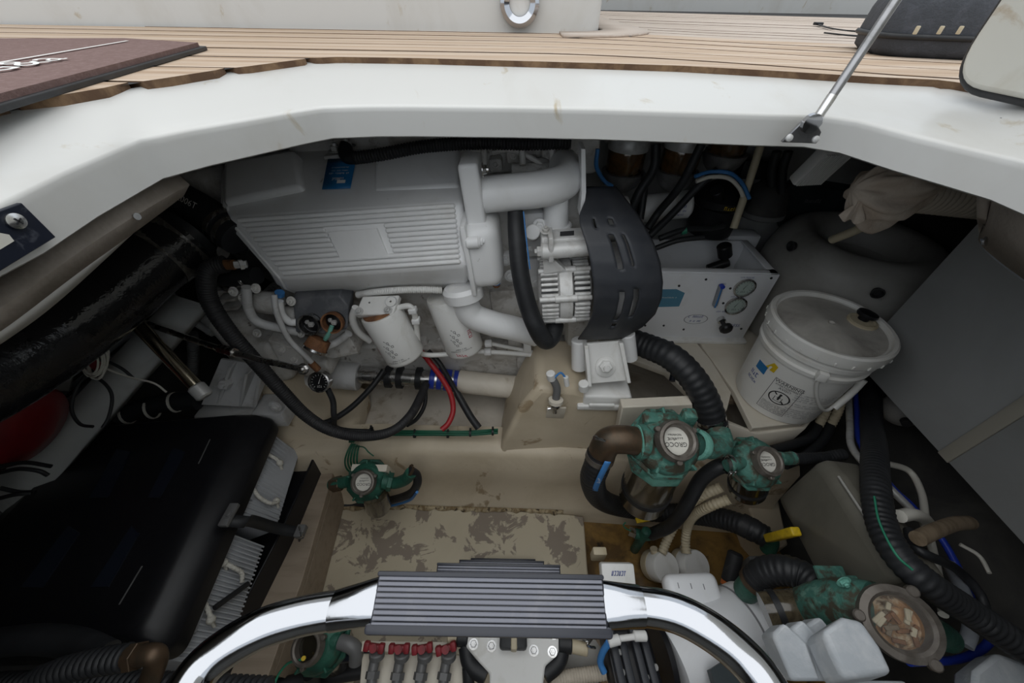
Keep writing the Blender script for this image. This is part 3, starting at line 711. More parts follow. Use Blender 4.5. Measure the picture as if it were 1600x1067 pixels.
# gearbox pipes
m = MB(); m.tube([U(385,448,y=.73), U(388,480,y=.72), U(402,502,y=.715), U(440,513,y=.72), U(465,518,y=.73)], .0115, 12, smooth=6); E('oil_pipe', m, 'engine_grey', angle=60)
m = MB(); m.tube([U(428,460,y=.72), U(433,490,y=.70), U(452,530,y=.69), U(480,558,y=.685), U(496,576,y=.685)], .0070, 10, smooth=6); E('oil_pipe', m, 'engine_grey', angle=60)
m = MB(); m.tube([U(436,470,y=.725), U(440,490,y=.72), U(452,502,y=.72), U(462,503,y=.725)], .010, 10, smooth=5); E('oil_pipe', m, 'engine_white', angle=60)
E('rust_joint', MB().tube([U(486,566,y=.684), U(497,577,y=.683)], .0095, 10), 'rust')
m = MB(); m.tube([U(545,520,y=.74), U(528,533,y=.735), U(512,540,y=.72)], .011, 10, smooth=4); E('oil_pipe', m, 'engine_grey', angle=60)
m = MB(); m.cyl(U(437,456,y=.745), U(437,461,y=.745), .011, 14); E('seal_ring', m, 'blue_line')
# ---- belt guard: curved sheet, slotted
vs_ = [292, 312, 335, 350, 380, 410, 440, 465, 490, 510, 529]
uL = {292: 912, 312: 915, 335: 905, 350: 906, 380: 916, 410: 923, 440: 927, 465: 928, 490: 926, 510: 917, 529: 903}
uR = {292: 962, 312: 978, 335: 996, 350: 1005, 380: 1021, 410: 1031, 440: 1035, 465: 1033, 490: 1023, 510: 1003, 529: 970}
yG = {292: .82, 312: .785, 335: .745, 350: .725, 380: .695, 410: .675, 440: .662, 465: .658, 490: .662, 510: .675, 529: .70}
def gI(tab, v):
    for a, b in zip(vs_, vs_[1:]):
        if a <= v <= b: t = (v - a) / (b - a); return lerp(tab[a], tab[b], t)
    return tab[vs_[-1]]
def gpt(v, s):
    return U(lerp(gI(uL, v), gI(uR, v), s), v, y=gI(yG, v) + .10 * max(0, s - .55) ** 2)
VV = sorted(set([292 + i * 237 / 48 for i in range(49)])); SS = [i / 24 for i in range(25)]
slots = [(.20,.25, 342,354),(.46,.51, 340,352),(.38,.43, 368,420),(.58,.63, 366,417),(.38,.43, 456,497),(.60,.65, 452,496),(.22,.27, 507,511),(.42,.47, 505,509)]
gv = [[gpt(v, s) for s in SS] for v in VV]; m = MB(); flat_ = [p for r in gv for p in r]; fs = []
for i in range(len(VV) - 1):
    for j in range(24):
        vm = (VV[i] + VV[i+1]) / 2; sm = (SS[j] + SS[j+1]) / 2
        if any(a - .012 <= sm <= b + .012 and c <= vm <= d for a, b, c, d in slots): continue
        fs.append([i*25 + j, i*25 + j + 1, (i+1)*25 + j + 1, (i+1)*25 + j])
m.add(flat_, fs); E('belt_guard', m, 'guard_black', solid=.004, angle=60, label='black sheet belt guard with vertical slots')
m = MB(); c = U(960, 440, y=.80); m.lathe([(.03, -.05), (.10, -.05), (.11, -.04), (.10, -.02), (.10, .0), (.11, .02), (.10, .035), (.03, .04)], frame(c, EX), 32); m.lathe([(.02, -.05), (.06, -.05), (.05, -.02), (.06, .02), (.02, .03)], frame(U(965,345,y=.92), EX), 24)
E('pulley', m, 'engine_grey')
# ---- alternator
c = U(880, 452, y=.775); r = px(51, c); L_ = px(80, c); M = frame(c, EX)
alt = E('alternator', MB().lathe([(r*.3, -L_*.5), (r*.62, -L_*.5), (r*.80, -L_*.44), (r*.82, -L_*.15), (r*.98, -L_*.10), (r*1.0, .0), (r*1.0, L_*.12), (r*.82, L_*.16), (r*.80, L_*.42), (r*.6, L_*.5), (r*.2, L_*.5)], M, 40), 'alternator_white', angle=35)
for s, a0, a1 in ((-1, -.44, -.13), (1, .16, .44)):
    E('fin_core', MB().lathe([(r*.5, L_*a0), (r*.84, L_*a0), (r*.84, L_*a1), (r*.5, L_*a1)], M, 32), 'gauge_black', alt)
    for k in range(40):
        a = 2 * math.pi * k / 40; m = MB(); cc = M @ V((math.cos(a) * r * .91, math.sin(a) * r * .91, L_ * (a0 + a1) / 2)); rad = (M.to_3x3() @ V((math.cos(a), math.sin(a), 0)))
        if rad.y > .35: continue
        Rf = frame(cc, EX, rad).to_3x3(); m.box(cc, (r * .20, r * .085, L_ * (a1 - a0)), Rf, bev=.0015, seg=1); E('cooling_fin', m, 'alternator_white', alt)
for a in (200, 250, 300, 160):
    rad = M.to_3x3() @ V((math.cos(math.radians(a)), math.sin(math.radians(a)), 0)); p = c + rad * r * .97
    if rad.y < .5: E('tie_bolt', MB().cyl(p - EX * L_ * .48, p + EX * L_ * .46, .0065, 10, .001).cyl(p - EX * L_ * .2, p + EX * L_ * .2, .009, 10, .001), 'alternator_white', alt)
# alternator bracket
m = MB(); a, b = U(846, 392, y=.735), U(925, 386, y=.735); m.cyl(a, b, px(13, a), 18, .002); m.hexbolt(a, -EX, .012, .010); br = E('pivot_tube', m, 'alternator_white')
m = MB(); m.box(U(890, 372, y=.765), (px(85, a), .05, .028), RE, bev=.005); m.box(U(860, 382, y=.745), (.012, .055, .06), RE, bev=.004); m.cyl(U(845,376,y=.76), U(860,375,y=.76), .02, 16, .003); m.hexbolt(U(852,360,y=.75), (0, -.3, 1), .008, .008)
m.prism([U(848,400,y=.735), U(858,398,y=.735), U(884,422,y=.735), U(850,428,y=.735)], (0, .02, 0)); E('bracket', m, 'alternator_white', bevel=.002)
E('slot', MB().box(U(886,364,y=.748), (.03, .002, .010), RE, bev=.0005), 'ink', br)
for a, b in ((832,362),(790,405),(843,352),(838,440),(798,430)): E('block_bolt', MB().hexbolt(U(a, b, y=.82), (0, -1, .2), .011, .010), 'engine_white')
E('boss', MB().cyl(U(832,365,y=.84), U(832,362,y=.80), .018, 16, .002), 'engine_white'); E('stay_rod', MB().cyl(U(790,395,y=.83), U(830,388,y=.80), .006, 8), 'engine_white')
m = MB(); m.box(U(835, 360, y=.87), (.11, .06, .12), RE, bev=.012); m.box(U(830, 430, y=.88), (.09, .06, .14), RE, bev=.012); E('thermostat_housing', m, 'engine_white')
# ---- engine mounts
def mount(pl, base, boltp, up_, name):
    pass
a = [U(912,537,y=.70), U(972,532,y=.70), U(984,594,y=.655), U(918,600,y=.655)]; n = (a[1]-a[0]).cross(a[2]-a[0]).normalized(); n = n if n.y < 0 else -n
m = MB(); m.prism(a, -n * .012); 
m.prism([a[0] + n*.016, a[3] + n*.016, a[3] - n*.03, a[0] - n*.03], (a[1]-a[0]).normalized() * .010); m.prism([a[1] + n*.016, a[2] + n*.016, a[2] - n*.05, a[1] - n*.05], -(a[1]-a[0]).normalized() * .010)
mt_ = E('mount_bracket', m, 'white_plastic', bevel=.002)
E('mount_bolt', MB().hexbolt(U(946,570,y=.672), n, .017, .016), 'white_plastic', mt_); E('mount_washer', MB().lathe([(.026, 0), (.026, .003), (.018, .006)], frame(U(946,574,y=.671), n), 24), 'white_plastic', mt_)
m = MB(); p = U(945, 612, y=.675); m.box(p, (px(72, p), .07, .045), None, bev=.008, seg=3); m.box(p - V((0, 0, .022)), (px(88, p), .085, .018), None, bev=.004); m.cyl(U(912,608,y=.645), U(912,598,y=.645), .014, 14, .002); m.box(U(940,633,y=.632), (.07, .008, .012), None, bev=.002)
E('mount_foot', m, 'white_plastic')
E('mount_arm', MB().cyl(U(905,530,y=.74), U(905,575,y=.72), .022, 16, .003), 'engine_white'); E('mount_arm', MB().cyl(U(980,520,y=.73), U(985,560,y=.72), .02, 14, .003), 'engine_white')
a = [U(345,560,y=.70), U(420,572,y=.70), U(395,636,y=.635), U(314,632,y=.635)]; n = (a[1]-a[0]).cross(a[2]-a[0]).normalized(); n = n if n.y < 0 else -n
m = MB(); m.prism(a, -n * .010); 
for t in (.28, .72, 1.0):
    p, q = a[0].lerp(a[1], t), a[3].lerp(a[2], t); m.prism([p, q, p.lerp(q, .1) + n * (.045 if t > .3 else .02)], (a[1]-a[0]).normalized() * .008)
mt_ = E('mount_bracket', m, 'engine_grey', bevel=.0015)
E('mount_bolt', MB().hexbolt(U(356,597,y=.67), n, .016, .022), 'engine_grey', mt_)
p = U(432, 640, y=.66); E('mount_foot', MB().box(p, (.09, .08, .06), None, bev=.008), 'engine_grey'); E('foot_bolt', MB().hexbolt(U(430,634,y=.622), (0, -1, .2), .012, .008), 'engine_grey'); E('mount_foot', MB().box(U(360,642,y=.65), (.16, .07, .035), None, bev=.006), 'engine_grey')
# ---- gearbox
c = U(470, 530, y=.93); M = frame(c, -EX); gbx = MB()
gbx.lathe([(.10, -.02), (.205, -.02), (.21, 0), (.21, .015), (.185, .02), (.165, .08), (.14, .13), (.10, .14)], M, 36)
for k in range(16):
    a = 2 * math.pi * k / 16; gbx.hexbolt(M @ V((math.cos(a) * .197, math.sin(a) * .197, .015)), -EX, .008, .008)
gear = E('gearbox_bell', gbx, 'engine_block')
m = MB(); m.box(U(425, 540, y=.83), (.16, .18, .16), RE, bev=.03, seg=4); m.box(U(385, 505, y=.82), (.12, .14, .12), RE, bev=.03, seg=4); m.cyl(U(370,500,y=.86), U(330,490,y=.88), .06, 24, .01); m.box(U(355,470,y=.85), (.06, .08, .14), RE, bev=.015)
for a, b in ((400,450),(380,465),(440,545),(460,560),(420,575),(355,520),(470,520),(455,470),(402,520),(365,455)): E('case_bolt', MB().hexbolt(U(a, b, y=.735), (0, -.8, .5), .008, .009), 'engine_block', gear)
E('gearbox_flange', MB().prism([U(418,530,y=.74), U(470,548,y=.74), U(478,580,y=.73), U(440,572,y=.73)], (0, .06, 0)), 'engine_block', gear, bevel=.002); E('gearbox_flange', MB().prism([U(480,520,y=.755), U(540,515,y=.755), U(560,552,y=.75), U(520,560,y=.75), U(490,552,y=.75)], (0, .08, 0)), 'engine_block', gear, bevel=.002)
for i in range(5): E('casting_rib', MB().box(U(365 + i * 3, 440 + i * 14, y=.83), (.05, .09, .008), RE, bev=.002), 'engine_block', gear)
E('gearbox_sump', MB().sphere(U(470,600,y=.80), .07, sq=(1.2, 1, .8)), 'engine_block', gear); m.cyl(U(400,470,y=.78), U(440,475,y=.78), .03, 18, .005); m.cyl(U(455,478,y=.79), U(458,500,y=.77), .035, 18, .006)
m.box(U(500,560,y=.80), (.10, .10, .06), RE, bev=.015)
E('gearbox_case', m, 'engine_block', gear, bevel=.002)
# ---- raw water line along the trough
m = MB(); m.cyl(U(500,582,y=.82), U(562,588,y=.82), px(22, U(530,590,y=.82)), 22, .003); E('exhaust_stub', m, 'engine_grey')
# ================================================================ HOSES AND LINES AROUND THE ENGINE
def hose(name, label, pts, r, mt, rib=None, amp=.06, n=14, smooth=7, cat='hose', group=None, kind=None):
    m = MB(); m.tube(pts, r, n, smooth=smooth, rib=rib, amp=amp)
    return obj(name, m, mt, angle=60, label=label, cat=cat, group=group)
def clamp(par, p, d, r, w_=.012, mt='steel', screw=True):
    M = frame(p, d); m = MB(); m.lathe([(r, -w_/2), (r*1.05, -w_/2), (r*1.05, w_/2), (r, w_/2)], M, 24, cap=False)
    if screw:
        q = M @ V((0, -r * 1.1, 0)); m.box(q, (w_ * 1.4, w_ * .9, w_ * .9), M, bev=.001, seg=1)
    return obj('clamp', m, mt, par)
# pipe across the trough
t = thing('cooling_water_pipe', 'horizontal pipe with blue clamped sleeve below the engine', 'pipe', U(690, 600, y=.82))
R = px(13, U(620,590,y=.82)); a, b = U(556,585,y=.82), U(680,592,y=.82)
obj('steel_tube', MB().cyl(a, b, R, 18), 'steel', t)
for q in (.42, .56, .80):
    p = a.lerp(b, q); obj('rubber_band', MB().lathe([(R, -.009), (R*1.35, -.009), (R*1.35, .009), (R, .009)], frame(p, b - a), 20, cap=False), 'rubber', t)
a, b = U(672,590,y=.82), U(722,596,y=.82); R2 = px(17, a); sl = obj('blue_sleeve', MB().cyl(a, b, R2, 20, .003), 'blue_rubber', t)
for q in (.2, .42, .7, .9): clamp(sl, a.lerp(b, q), b - a, R2, .007)
m = MB(); m.tube([U(718,595,y=.82), U(760,600,y=.81), U(800,604,y=.80), U(846,606,y=.795)], px(18, a), 18, smooth=6); obj('wrapped_hose', m, 'bilge_grey', t, angle=60)
# big loop hose by the alternator
h = hose('coolant_hose', 'black coolant hose looping below the alternator beside the coolant elbow', [U(806,331,y=.795), U(807,364,y=.765), U(812,420,y=.73), U(824,475,y=.70), U(840,515,y=.68), U(852,531,y=.685), U(861,526,y=.70), U(865,515,y=.72), U(867,507,y=.74)], lambda t: lerp(.0185, .0235, min(1, t * 1.2)), 'rubber', n=18)
m = MB(); m.tube([U(818,330,y=.779), U(822,370,y=.752), U(828,420,y=.725)], .0016, 6, smooth=5); obj('blue_stripe', m, 'blue_line', h)
# conduit over the engine
h = hose('wiring_conduit', 'black corrugated conduit lying over the top of the engine cover', [U(540,234,y=.98), U(543,244,y=.95), U(556,246,y=.94), U(600,240,y=.94), U(660,229,y=.96), U(740,223,y=.95), U(820,224,y=.94), U(860,223,y=.94), U(892,222,y=.94)], .0135, 'rubber_dusty', rib=.007, amp=.10)
obj('end_elbow', MB().tube([U(556,246,y=.94), U(544,246,y=.945), U(538,238,y=.96), U(541,228,y=.98)], .015, 12, smooth=5), 'rubber', h)
m = MB(); m.box(U(527,240,y=.985), (.05, .05, .008), RE, bev=.001); m.hexbolt(U(525,235,y=.985), (0, 0, 1), .012, .012); m.hexbolt(U(542,228,y=1.0), (0, 0, 1), .014, .012); obj('lifting_lug', m, 'alu', cover)
hose('wiring_conduit', 'white corrugated conduit running under the ribbed cover above the filters', [U(560,460,y=.80), U(585,456,y=.775), U(620,453,y=.765), U(660,452,y=.765), U(690,453,y=.775)], .0085, 'white_plastic', rib=.005, amp=.12)
# large braided hose, left, sweeping down
h = hose('fuel_hose', 'long braided black hose sweeping from the gearbox side across the engine bed', [U(352,412,y=.74), U(330,418,y=.73), U(322,440,y=.71), U(330,475,y=.69), U(360,520,y=.665), U(400,565,y=.645), U(440,610,y=.62), U(480,650,y=.60), U(520,673,y=.585), U(565,681,y=.578), U(610,674,y=.59), U(640,650,y=.64), U(657,620,y=.72), U(665,600,y=.775)], lambda t: lerp(.0195, .0130, min(1, max(0, t - .1) * 1.4)), 'rubber_dusty', n=14, rib=.006, amp=.03)
m = MB(); m.tube([U(350,413,y=.74), U(366,413,y=.74)], .012, 12); obj('copper_fitting', m, 'copper', h)
m = MB(); m.tube([U(366,413,y=.74), U(386,412,y=.75)], .009, 6); m.cyl(U(374,413,y=.74), U(380,412,y=.745), .012, 6); obj('hose_nipple', m, 'alu', h)
hose('bilge_line', 'thin black hose hanging behind the braided hose below the gauges', [U(508,600,y=.70), U(520,625,y=.68), U(522,650,y=.655), U(530,670,y=.655), U(600,674,y=.675), U(740,672,y=.685)], .0085, 'rubber')
hose('bilge_line', 'black hose running from the steel tube down into the trough', [U(600,578,y=.80), U(580,605,y=.75), U(550,635,y=.70), U(520,655,y=.665), U(500,662,y=.65)], .009, 'rubber')
hose('bilge_line', 'slim black hose curving down beside the hose under the blue sleeve', [U(665,600,y=.79), U(664,630,y=.74), U(652,653,y=.69), U(636,664,y=.655)], .0065, 'rubber')
hose('battery_cable', 'thick red battery cable dropping behind the first oil filter', [U(655,545,y=.83), U(672,566,y=.79), U(690,590,y=.765), U(704,615,y=.735), U(708,640,y=.70), U(701,660,y=.665), U(690,671,y=.645)], .0085, 'red_rubber', cat='cable')
hose('battery_cable', 'thick black battery cable dropping beside the red cable', [U(669,548,y=.815), U(686,566,y=.79), U(702,592,y=.765), U(715,615,y=.74), U(735,650,y=.685), U(748,668,y=.66)], lambda t: .008 if t < .55 else .0115, 'rubber', cat='cable')
# green earth wires along the ledge
wb_ = [U(550,690,y=.60), U(556,680,y=.622), U(600,677,y=.64), U(680,677,y=.64), U(735,677,y=.64), U(778,674,y=.64)]
for i in range(6):      # six wires side by side and stacked, none through another
    of = V((0, (-.0056, 0, .0056)[i % 3], (0, .0056)[i // 3] + .001 * (i % 3 == 1)))
    hose('earth_wire', 'thin green earth wire in the loom along the engine bed ledge', [p + (of if k > 1 else V((-of.y, -of.z * .7, of.z * .7))) for k, p in enumerate(wb_)], .0026, 'green_wire', n=6, cat='wire', group='green wires on the ledge')
wb_ = [U(550,692,y=.598), U(543,705,y=.575), U(539,720,y=.56), U(542,732,y=.555), U(552,741,y=.55)]
for i in range(5):
    of = V((.0056 * i, -.0015 * i, .002 * math.sin(i)))
    hose('earth_wire', 'thin green earth wire in the bundle hanging above the small dark strainer', [p + of + V((.002 * i * k, 0, 0)) for k, p in enumerate(wb_)], .0026, 'green_wire', n=6, cat='wire', group='green wires above the strainer')
hose('earth_wire', 'single green wire arching over to the strainer backing block', [U(555,697,y=.59), U(568,698,y=.575), U(576,706,y=.565), U(584,712,y=.56)], .002, 'green_wire', n=6, cat='wire')
for a, b in ((580,672),(648,678),(700,678),(735,676),(770,674)):
    m = MB(); m.lathe([(.0095, -.003), (.0115, -.003), (.0115, .003), (.0095, .003)], frame(U(a, b, y=.64), (1, 0, 0)), 14, cap=False); m.box(U(a, b - 6, y=.638), (.006, .005, .010), bev=.001, seg=1)
    obj('cable_tie', m, 'rubber', label='small black cable tie around the green wire loom', cat='cable tie', group='cable ties on the loom')
# ================================================================ RIGHT SIDE: shelf, watermaker, bucket, tank, filters
ZS = .40
sh = [U(*p, z=ZS) for p in [(1112,500),(1340,500),(1300,570),(1277,602),(1271,640),(1255,660),(1176,668),(1148,612),(1090,530)]]
shelf = obj('equipment_shelf', MB().prism(sh, (0, 0, -.022)), 'shelf_white', bevel=.003, kind=S, label='worn white shelf carrying the bucket beside the open slot', cat='shelf')
sh2 = [U(*p, z=ZS) for p in [(985,515),(1072,515),(1110,560),(1143,612),(1136,640),(1090,628),(1040,580),(985,560)]]
obj('equipment_shelf', MB().prism(sh2, (0, 0, -.022)), 'shelf_white', bevel=.003, kind=S, label='narrow white shelf strip under the corrugated black hose', cat='shelf')
sl_ = [U(*p, z=ZS - .035) for p in [(1060,515),(1120,515),(1165,625),(1130,625)]]
obj('slot_board', MB().prism(sl_, (0, 0, -.02)), 'wood_dirty', shelf)
sf = [U(1090,640,z=ZS-.02), U(1180,676,z=ZS-.02), U(1255,667,z=ZS-.02), U(1273,644,z=ZS-.02)]
m = MB(); m.grid([sf, [p + V((0, .01, -.16)) for p in sf]]); obj('shelf_front', m, 'shelf_white', shelf, solid=.012)
# flat backing board behind the big strainer
q = [U(972,636,y=.60), U(1082,631,y=.60), U(1086,690,y=.59), U(960,700,y=.59)]
obj('backing_board', MB().prism(q, (0, .03, .0)), 'shelf_white', bed, bevel=.003)
# ---- watermaker control box, open on top
yb = U(1000, 524, z=ZS + .012).y; x0 = U(985, 522, y=yb).x; x1 = U(1166, 516, y=yb).x; zt = U(1210, 428, y=yb).z
x1t = U(1215, 427, y=yb).x; ybk = U(1180, 376, z=zt).y
wb = thing('control_box', 'white open-topped instrument box with two gauges on the shelf', 'instrument box', ((x0+x1)/2, (yb+ybk)/2, ZS))
th = .008; zb = ZS + .012; X1 = (x1 + x1t) / 2
def W(name, m, mt, p=None, **k): return obj(name, m, mt, p or wb, **k)
fp = W('front_panel', MB().box(((x0+X1)/2, yb, (zb+zt)/2), (X1-x0, th, zt-zb), bev=.002), 'box_white')
W('back_panel', MB().box(((x0+X1)/2, ybk, (zb+zt)/2), (X1-x0, th, zt-zb), bev=.002), 'box_white')
W('side_panel', MB().box((X1, (yb+ybk)/2, (zb+zt)/2), (th, ybk-yb+th, zt-zb), bev=.002), 'box_white')
W('side_panel', MB().box((x0, (yb+ybk)/2, (zb+zt)/2), (th, ybk-yb+th, zt-zb), bev=.002), 'box_white')
W('bottom_panel', MB().box(((x0+X1)/2, (yb+ybk)/2-.01, ZS+.007), (X1-x0+.02, ybk-yb+.03, .014), bev=.003), 'white_plastic')
W('rim', MB().box(((x0+X1)/2, yb+.012, zt), (X1-x0, .024, .006), bev=.001).box((X1-.012, (yb+ybk)/2, zt), (.024, ybk-yb, .006), bev=.001), 'box_white')
fq = plane_fn((0, yb - th/2, 0), (1, 0, 0), (0, 0, 1), .0008)
def F2(u, v): p = U(u, v, y=yb - th/2); return p.x, p.z
for u, v in ((1163,449),(1149,477)):
    p = U(u, v, y=yb - th/2 - .002); gauge(p, V((0, -1, 0)), px(15.5, p), 'gauge_face', 'dial_gauge', wb, 'psi', depth=.003)
a = MB(); p, q = U(1127,445,y=yb-.012), U(1117,476,y=yb-.012); a.tube([p, q], .008, 10); fm = W('flow_meter', a, 'grey_plastic'); W('flow_tube', MB().tube([p + V((0, -.006, .005)), q + V((0, -.006, -.005))], .003, 8), 'blue_line', fm); W('flow_knob', MB().cyl(p, p + V((0, -.014, 0)), .007, 14, .001), 'blue_rubber', fm)
p = U(1126,498,y=yb-.005); k_ = W('valve_knob', MB().lathe([(.007, 0), (.007, .03), (.012, .032), (.020, .035), (.021, .046), (.016, .052), (.005, .053)], frame(p, V((.1, -1, -.15))), 20), 'gauge_black'); W('knob_stem', MB().lathe([(.013, -.002), (.013, .012), (.009, .014)], frame(p, V((.1, -1, -.15))), 18), 'steel', k_)
sq = [F2(*c) for c in ((1000,452),(1057,451),(1070,457),(1061,478),(1000,480))]; m = MB(); m.add([fq(a, b) for a, b in sq], [list(range(5))]); lg = W('logo_sticker', m, 'teal_sticker', fp)
cx, cz = F2(1045, 464); m = MB(); f2 = lambda x, y: fq(cx + x, cz + y) + V((0, -.0005, 0)); marks(m, .05, .005, f2, 12); W('lettering', m, 'ink_white', lg)
m = MB()
for s, u, v, z in (('LOW PRESSURE', 1168, 433, .006), ('HIGH PRESSURE', 1152, 463, .006), ('RESS', 1148, 508, .017)):
    cx, cz = F2(u, v); text_on(m, s, z, lambda x, y: fq(cx + x, cz + y))
for k_i, (u, v, ww, hh_) in enumerate(((1131, 443, .016, .005), (1126, 486, .03, .005), (1087, 494, .05, .009), (1087, 501, .044, .008))):
    cx, cz = F2(u, v); marks(m, ww, hh_, lambda x, y: fq(cx + x + y * .2, cz + y), 20 + k_i)
W('lettering', m, 'ink_blue', fp)
cx, cz = F2(1087, 498); m = MB()
for i in range(28):
    a, b = 2*math.pi*i/28, 2*math.pi*(i+1)/28; m.add([fq(cx+math.cos(t)*.040*s, cz+math.sin(t)*.021*s) for t, s in ((a,.95),(b,.95),(b,1.02),(a,1.02))], [[0,1,2,3]])
W('stamp_ring', m, 'ink_grey', fp)
for u, v in ((1061,446),(1103,436),(1205,434),(1141,450),(1130,473),(1008,508),(1037,508),(1068,514),(1158,513)):
    p = U(u, v, y=yb - th/2); W('screw', MB().lathe([(.004, 0), (.0035, .002), (.001, .0025)], frame(p, (0, -1, 0)), 10), 'ink', fp)
p = U(1133, 400, y=(yb+ybk)/2); m = MB(); m.cyl(p, p + V((-.02, 0, .04)), .022, 14, .003); m.cyl(p + V((.02, 0, -.02)), p + V((-.04, .0, -.05)), .016, 12, .002); W('solenoid', m, 'gauge_black')
m = MB(); m.tube([U(1030,414,z=zb+.10), U(1060,413,z=zb+.10), U(1080,415,z=zb+.09)], .006, 8, smooth=4); W('inner_hose', m, 'rubber')
m = MB(); p = U(1155, 372, y=ybk + .05); m.box(p, (px(50, p), .06, .05), None, bev=.008); obj('junction_cover', m, 'box_white', label='small white cover peeking over the back of the instrument box', cat='cover')
# ---- bucket
bc = U(1213, 618, z=ZS); bt = U(1300, 497, z=ZS + .30); bx, by = (bc.x + bt.x) / 2, (bc.y + bt.y) / 2
RB, RT_, HB = .115, .134, .285
bu = thing('plastic_bucket', 'white plastic bucket with warning label and dirty lid on the shelf', 'bucket', (bx, by, ZS)); MBk = Matrix.Translation((bx, by, ZS))
def br_(z): return lerp(RB, RT_ - .004, z / HB)
prof = [(RB*.9, .0), (RB, .006)] + [(br_(z), z) for z in (.02, .1, .19)] + [(br_(.2), .2), (br_(.2)+.006, .203), (br_(.2)+.007, .214), (br_(.22), .218), (br_(.235), .235), (br_(.236)+.007, .237), (br_(.25)+.007, .25), (br_(.26), .253), (br_(.27), .268)]
body = obj('bucket_body', MB().lathe(prof, MBk, 56), 'bucket_white', bu, angle=30)
lid = obj('bucket_lid', MB().lathe([(RT_-.002, .262), (RT_+.008, .264), (RT_+.009, .276), (RT_+.008, .293), (RT_+.003, .297), (RT_-.004, .296), (RT_-.007, .288), (RT_-.011, .286)], MBk, 56, cap=False), 'bucket_white', bu, angle=30)
obj('lid_top', MB().lathe([(RT_-.008, .286), (RT_-.016, .285), (RT_*.8, .2865), (.02, .288), (.012, .292), (.008, .292), (.004, .288), (.0005, .288)], MBk, 48), 'lid_dirty', lid, angle=30)
sp = V((bx + .088, by + .01, ZS + .287)); obj('spout_seat', MB().lathe([(.034, 0), (.034, .004), (.028, .006), (.026, .002)], Matrix.Translation(sp), 26), 'yellow' if 0 else 'cream_plastic', lid)
obj('spout_cap', MB().lathe([(.012, .002), (.013, .012), (.022, .014), (.024, .018), (.023, .024), (.005, .026)], frame(sp + V((.006, .008, 0)), (.15, .05, 1)), 26), 'black_plastic', lid)
m = MB()
for k in range(24):
    a = 2*math.pi*k/24 + .1; d = V((math.cos(a), math.sin(a), 0)); m.box(V((bx, by, ZS + .270)) + d * (RT_ + .009), (.004, .004, .010), frame((0,0,0), (0,0,1), d), bev=.0008, seg=1)
obj('lid_tab', m, 'bucket_white', lid, kind='stuff')
fa = math.atan2(-by, -bx)     # side of the bucket that faces the hatch
def on_b(a0, z0, lift=.0008):
    def f(x, y):
        z = z0 + y; r = br_(z) + lift; a = a0 + x / r; return V((bx + math.cos(a) * r, by + math.sin(a) * r, ZS + z))
    return f
def rect_on(m, f, x0, x1, y0, y1, n=8, mi=None):
    xs = [lerp(x0, x1, i / n) for i in range(n + 1)]; m.grid([[f(x, y0) for x in xs], [f(x, y1) for x in xs]], mi)
A0 = fa + .10; f = on_b(A0, .095); m = MB()
for x0_, x1_, y0_, y1_ in ((-.035,.035,-.0660,-.0648),(-.035,.035,.0548,.056),(-.035,-.0338,-.066,.056),(.0338,.035,-.066,.056)): rect_on(m, f, x0_, x1_, y0_, y1_)
text_on(m, 'WARNING', .0148, lambda x, y: f(x + .003, y + .048)); text_on(m, 'AVERTISSEMENT', .0085, lambda x, y: f(x + .003, y + .038)); text_on(m, 'AVISO', .011, lambda x, y: f(x, y + .029))
for i in range(30):
    a, b = 2*math.pi*i/30, 2*math.pi*(i+1)/30; m.add([f(math.cos(t)*r, -.004 + math.sin(t)*r*.9) for t, r in ((a,.023),(b,.023),(b,.0265),(a,.0265))], [[0,1,2,3]])
m.add([f(-.018, .0105), f(-.0155, .013), f(.018, -.019), f(.0155, -.0215)], [[0,1,2,3]])
for x0_, x1_, y0_, y1_ in ((-.011,.009,-.018,-.0165),(-.011,-.0095,-.018,-.001),(.0075,.009,-.018,-.001),(-.003,.002,-.012,.006),(-.006,-.003,-.004,-.002),(.002,.005,-.004,-.002)): rect_on(m, f, x0_, x1_, y0_, y1_, 2)
m.add([f(math.cos(t)*.0035, .009 + math.sin(t)*.0035) for t in [2*math.pi*i/10 for i in range(10)]], [list(range(10))])
for i in range(7):
    marks(m, .062, .0026, lambda x, y: f(x, y - .034 - i*.0044), 60 + i)
obj('warning_label', m, 'ink', body)
g_ = on_b(A0 + .72, .095); m = MB()
for i in range(13):
    if i in (4, 7): continue
    marks(m, .13 - .004 * (i % 3), .0042, lambda x, y: g_(x, y + .036 - i*.0078), 40 + i)
obj('printed_text', m, 'ink_grey', body)
g_ = on_b(A0 - .70, .10); m = MB(); rect_on(m, g_, -.012, .022, .030, .058); obj('blue_label', m, 'blue_sticker', body)
m = MB(); marks(m, .03, .015, lambda x, y: g_(x - .004, y + .010), 70, 3); marks(m, .036, .010, lambda x, y: g_(x - .004, y - .012), 71, 5); obj('label_print', m, 'ink_blue', body)
g_ = on_b(A0 - .45, .165); m = MB(); m.add([g_(-.02, -.012), g_(.01, -.008), g_(.012, .016), g_(-.002, .02)], [[0,1,2,3]]); obj('yellow_tag', m, 'yellow', body)
m = MB(); pts = []
def bp(a, z, l): r = br_(max(0, z)) + l; return V((bx + math.cos(a) * r, by + math.sin(a) * r, ZS + z))
m.tube([bp(A0 + .30, .225, .012), bp(A0 + .34, .19, .008), bp(A0 + .55, .14, .005), bp(A0 + .85, .095, .005), bp(A0 + 1.15, .075, .006), bp(A0 + 1.45, .095, .006)], .0045, 8, smooth=6); obj('bail_handle', m, 'bucket_white', bu, angle=60)
obj('handle_grip', MB().tube([bp(A0 + 1.25, .082, .010), bp(A0 + 1.5, .13, .012), bp(A0 + 1.62, .17, .012)], .009, 10, smooth=5), 'bucket_white', bu, angle=60)
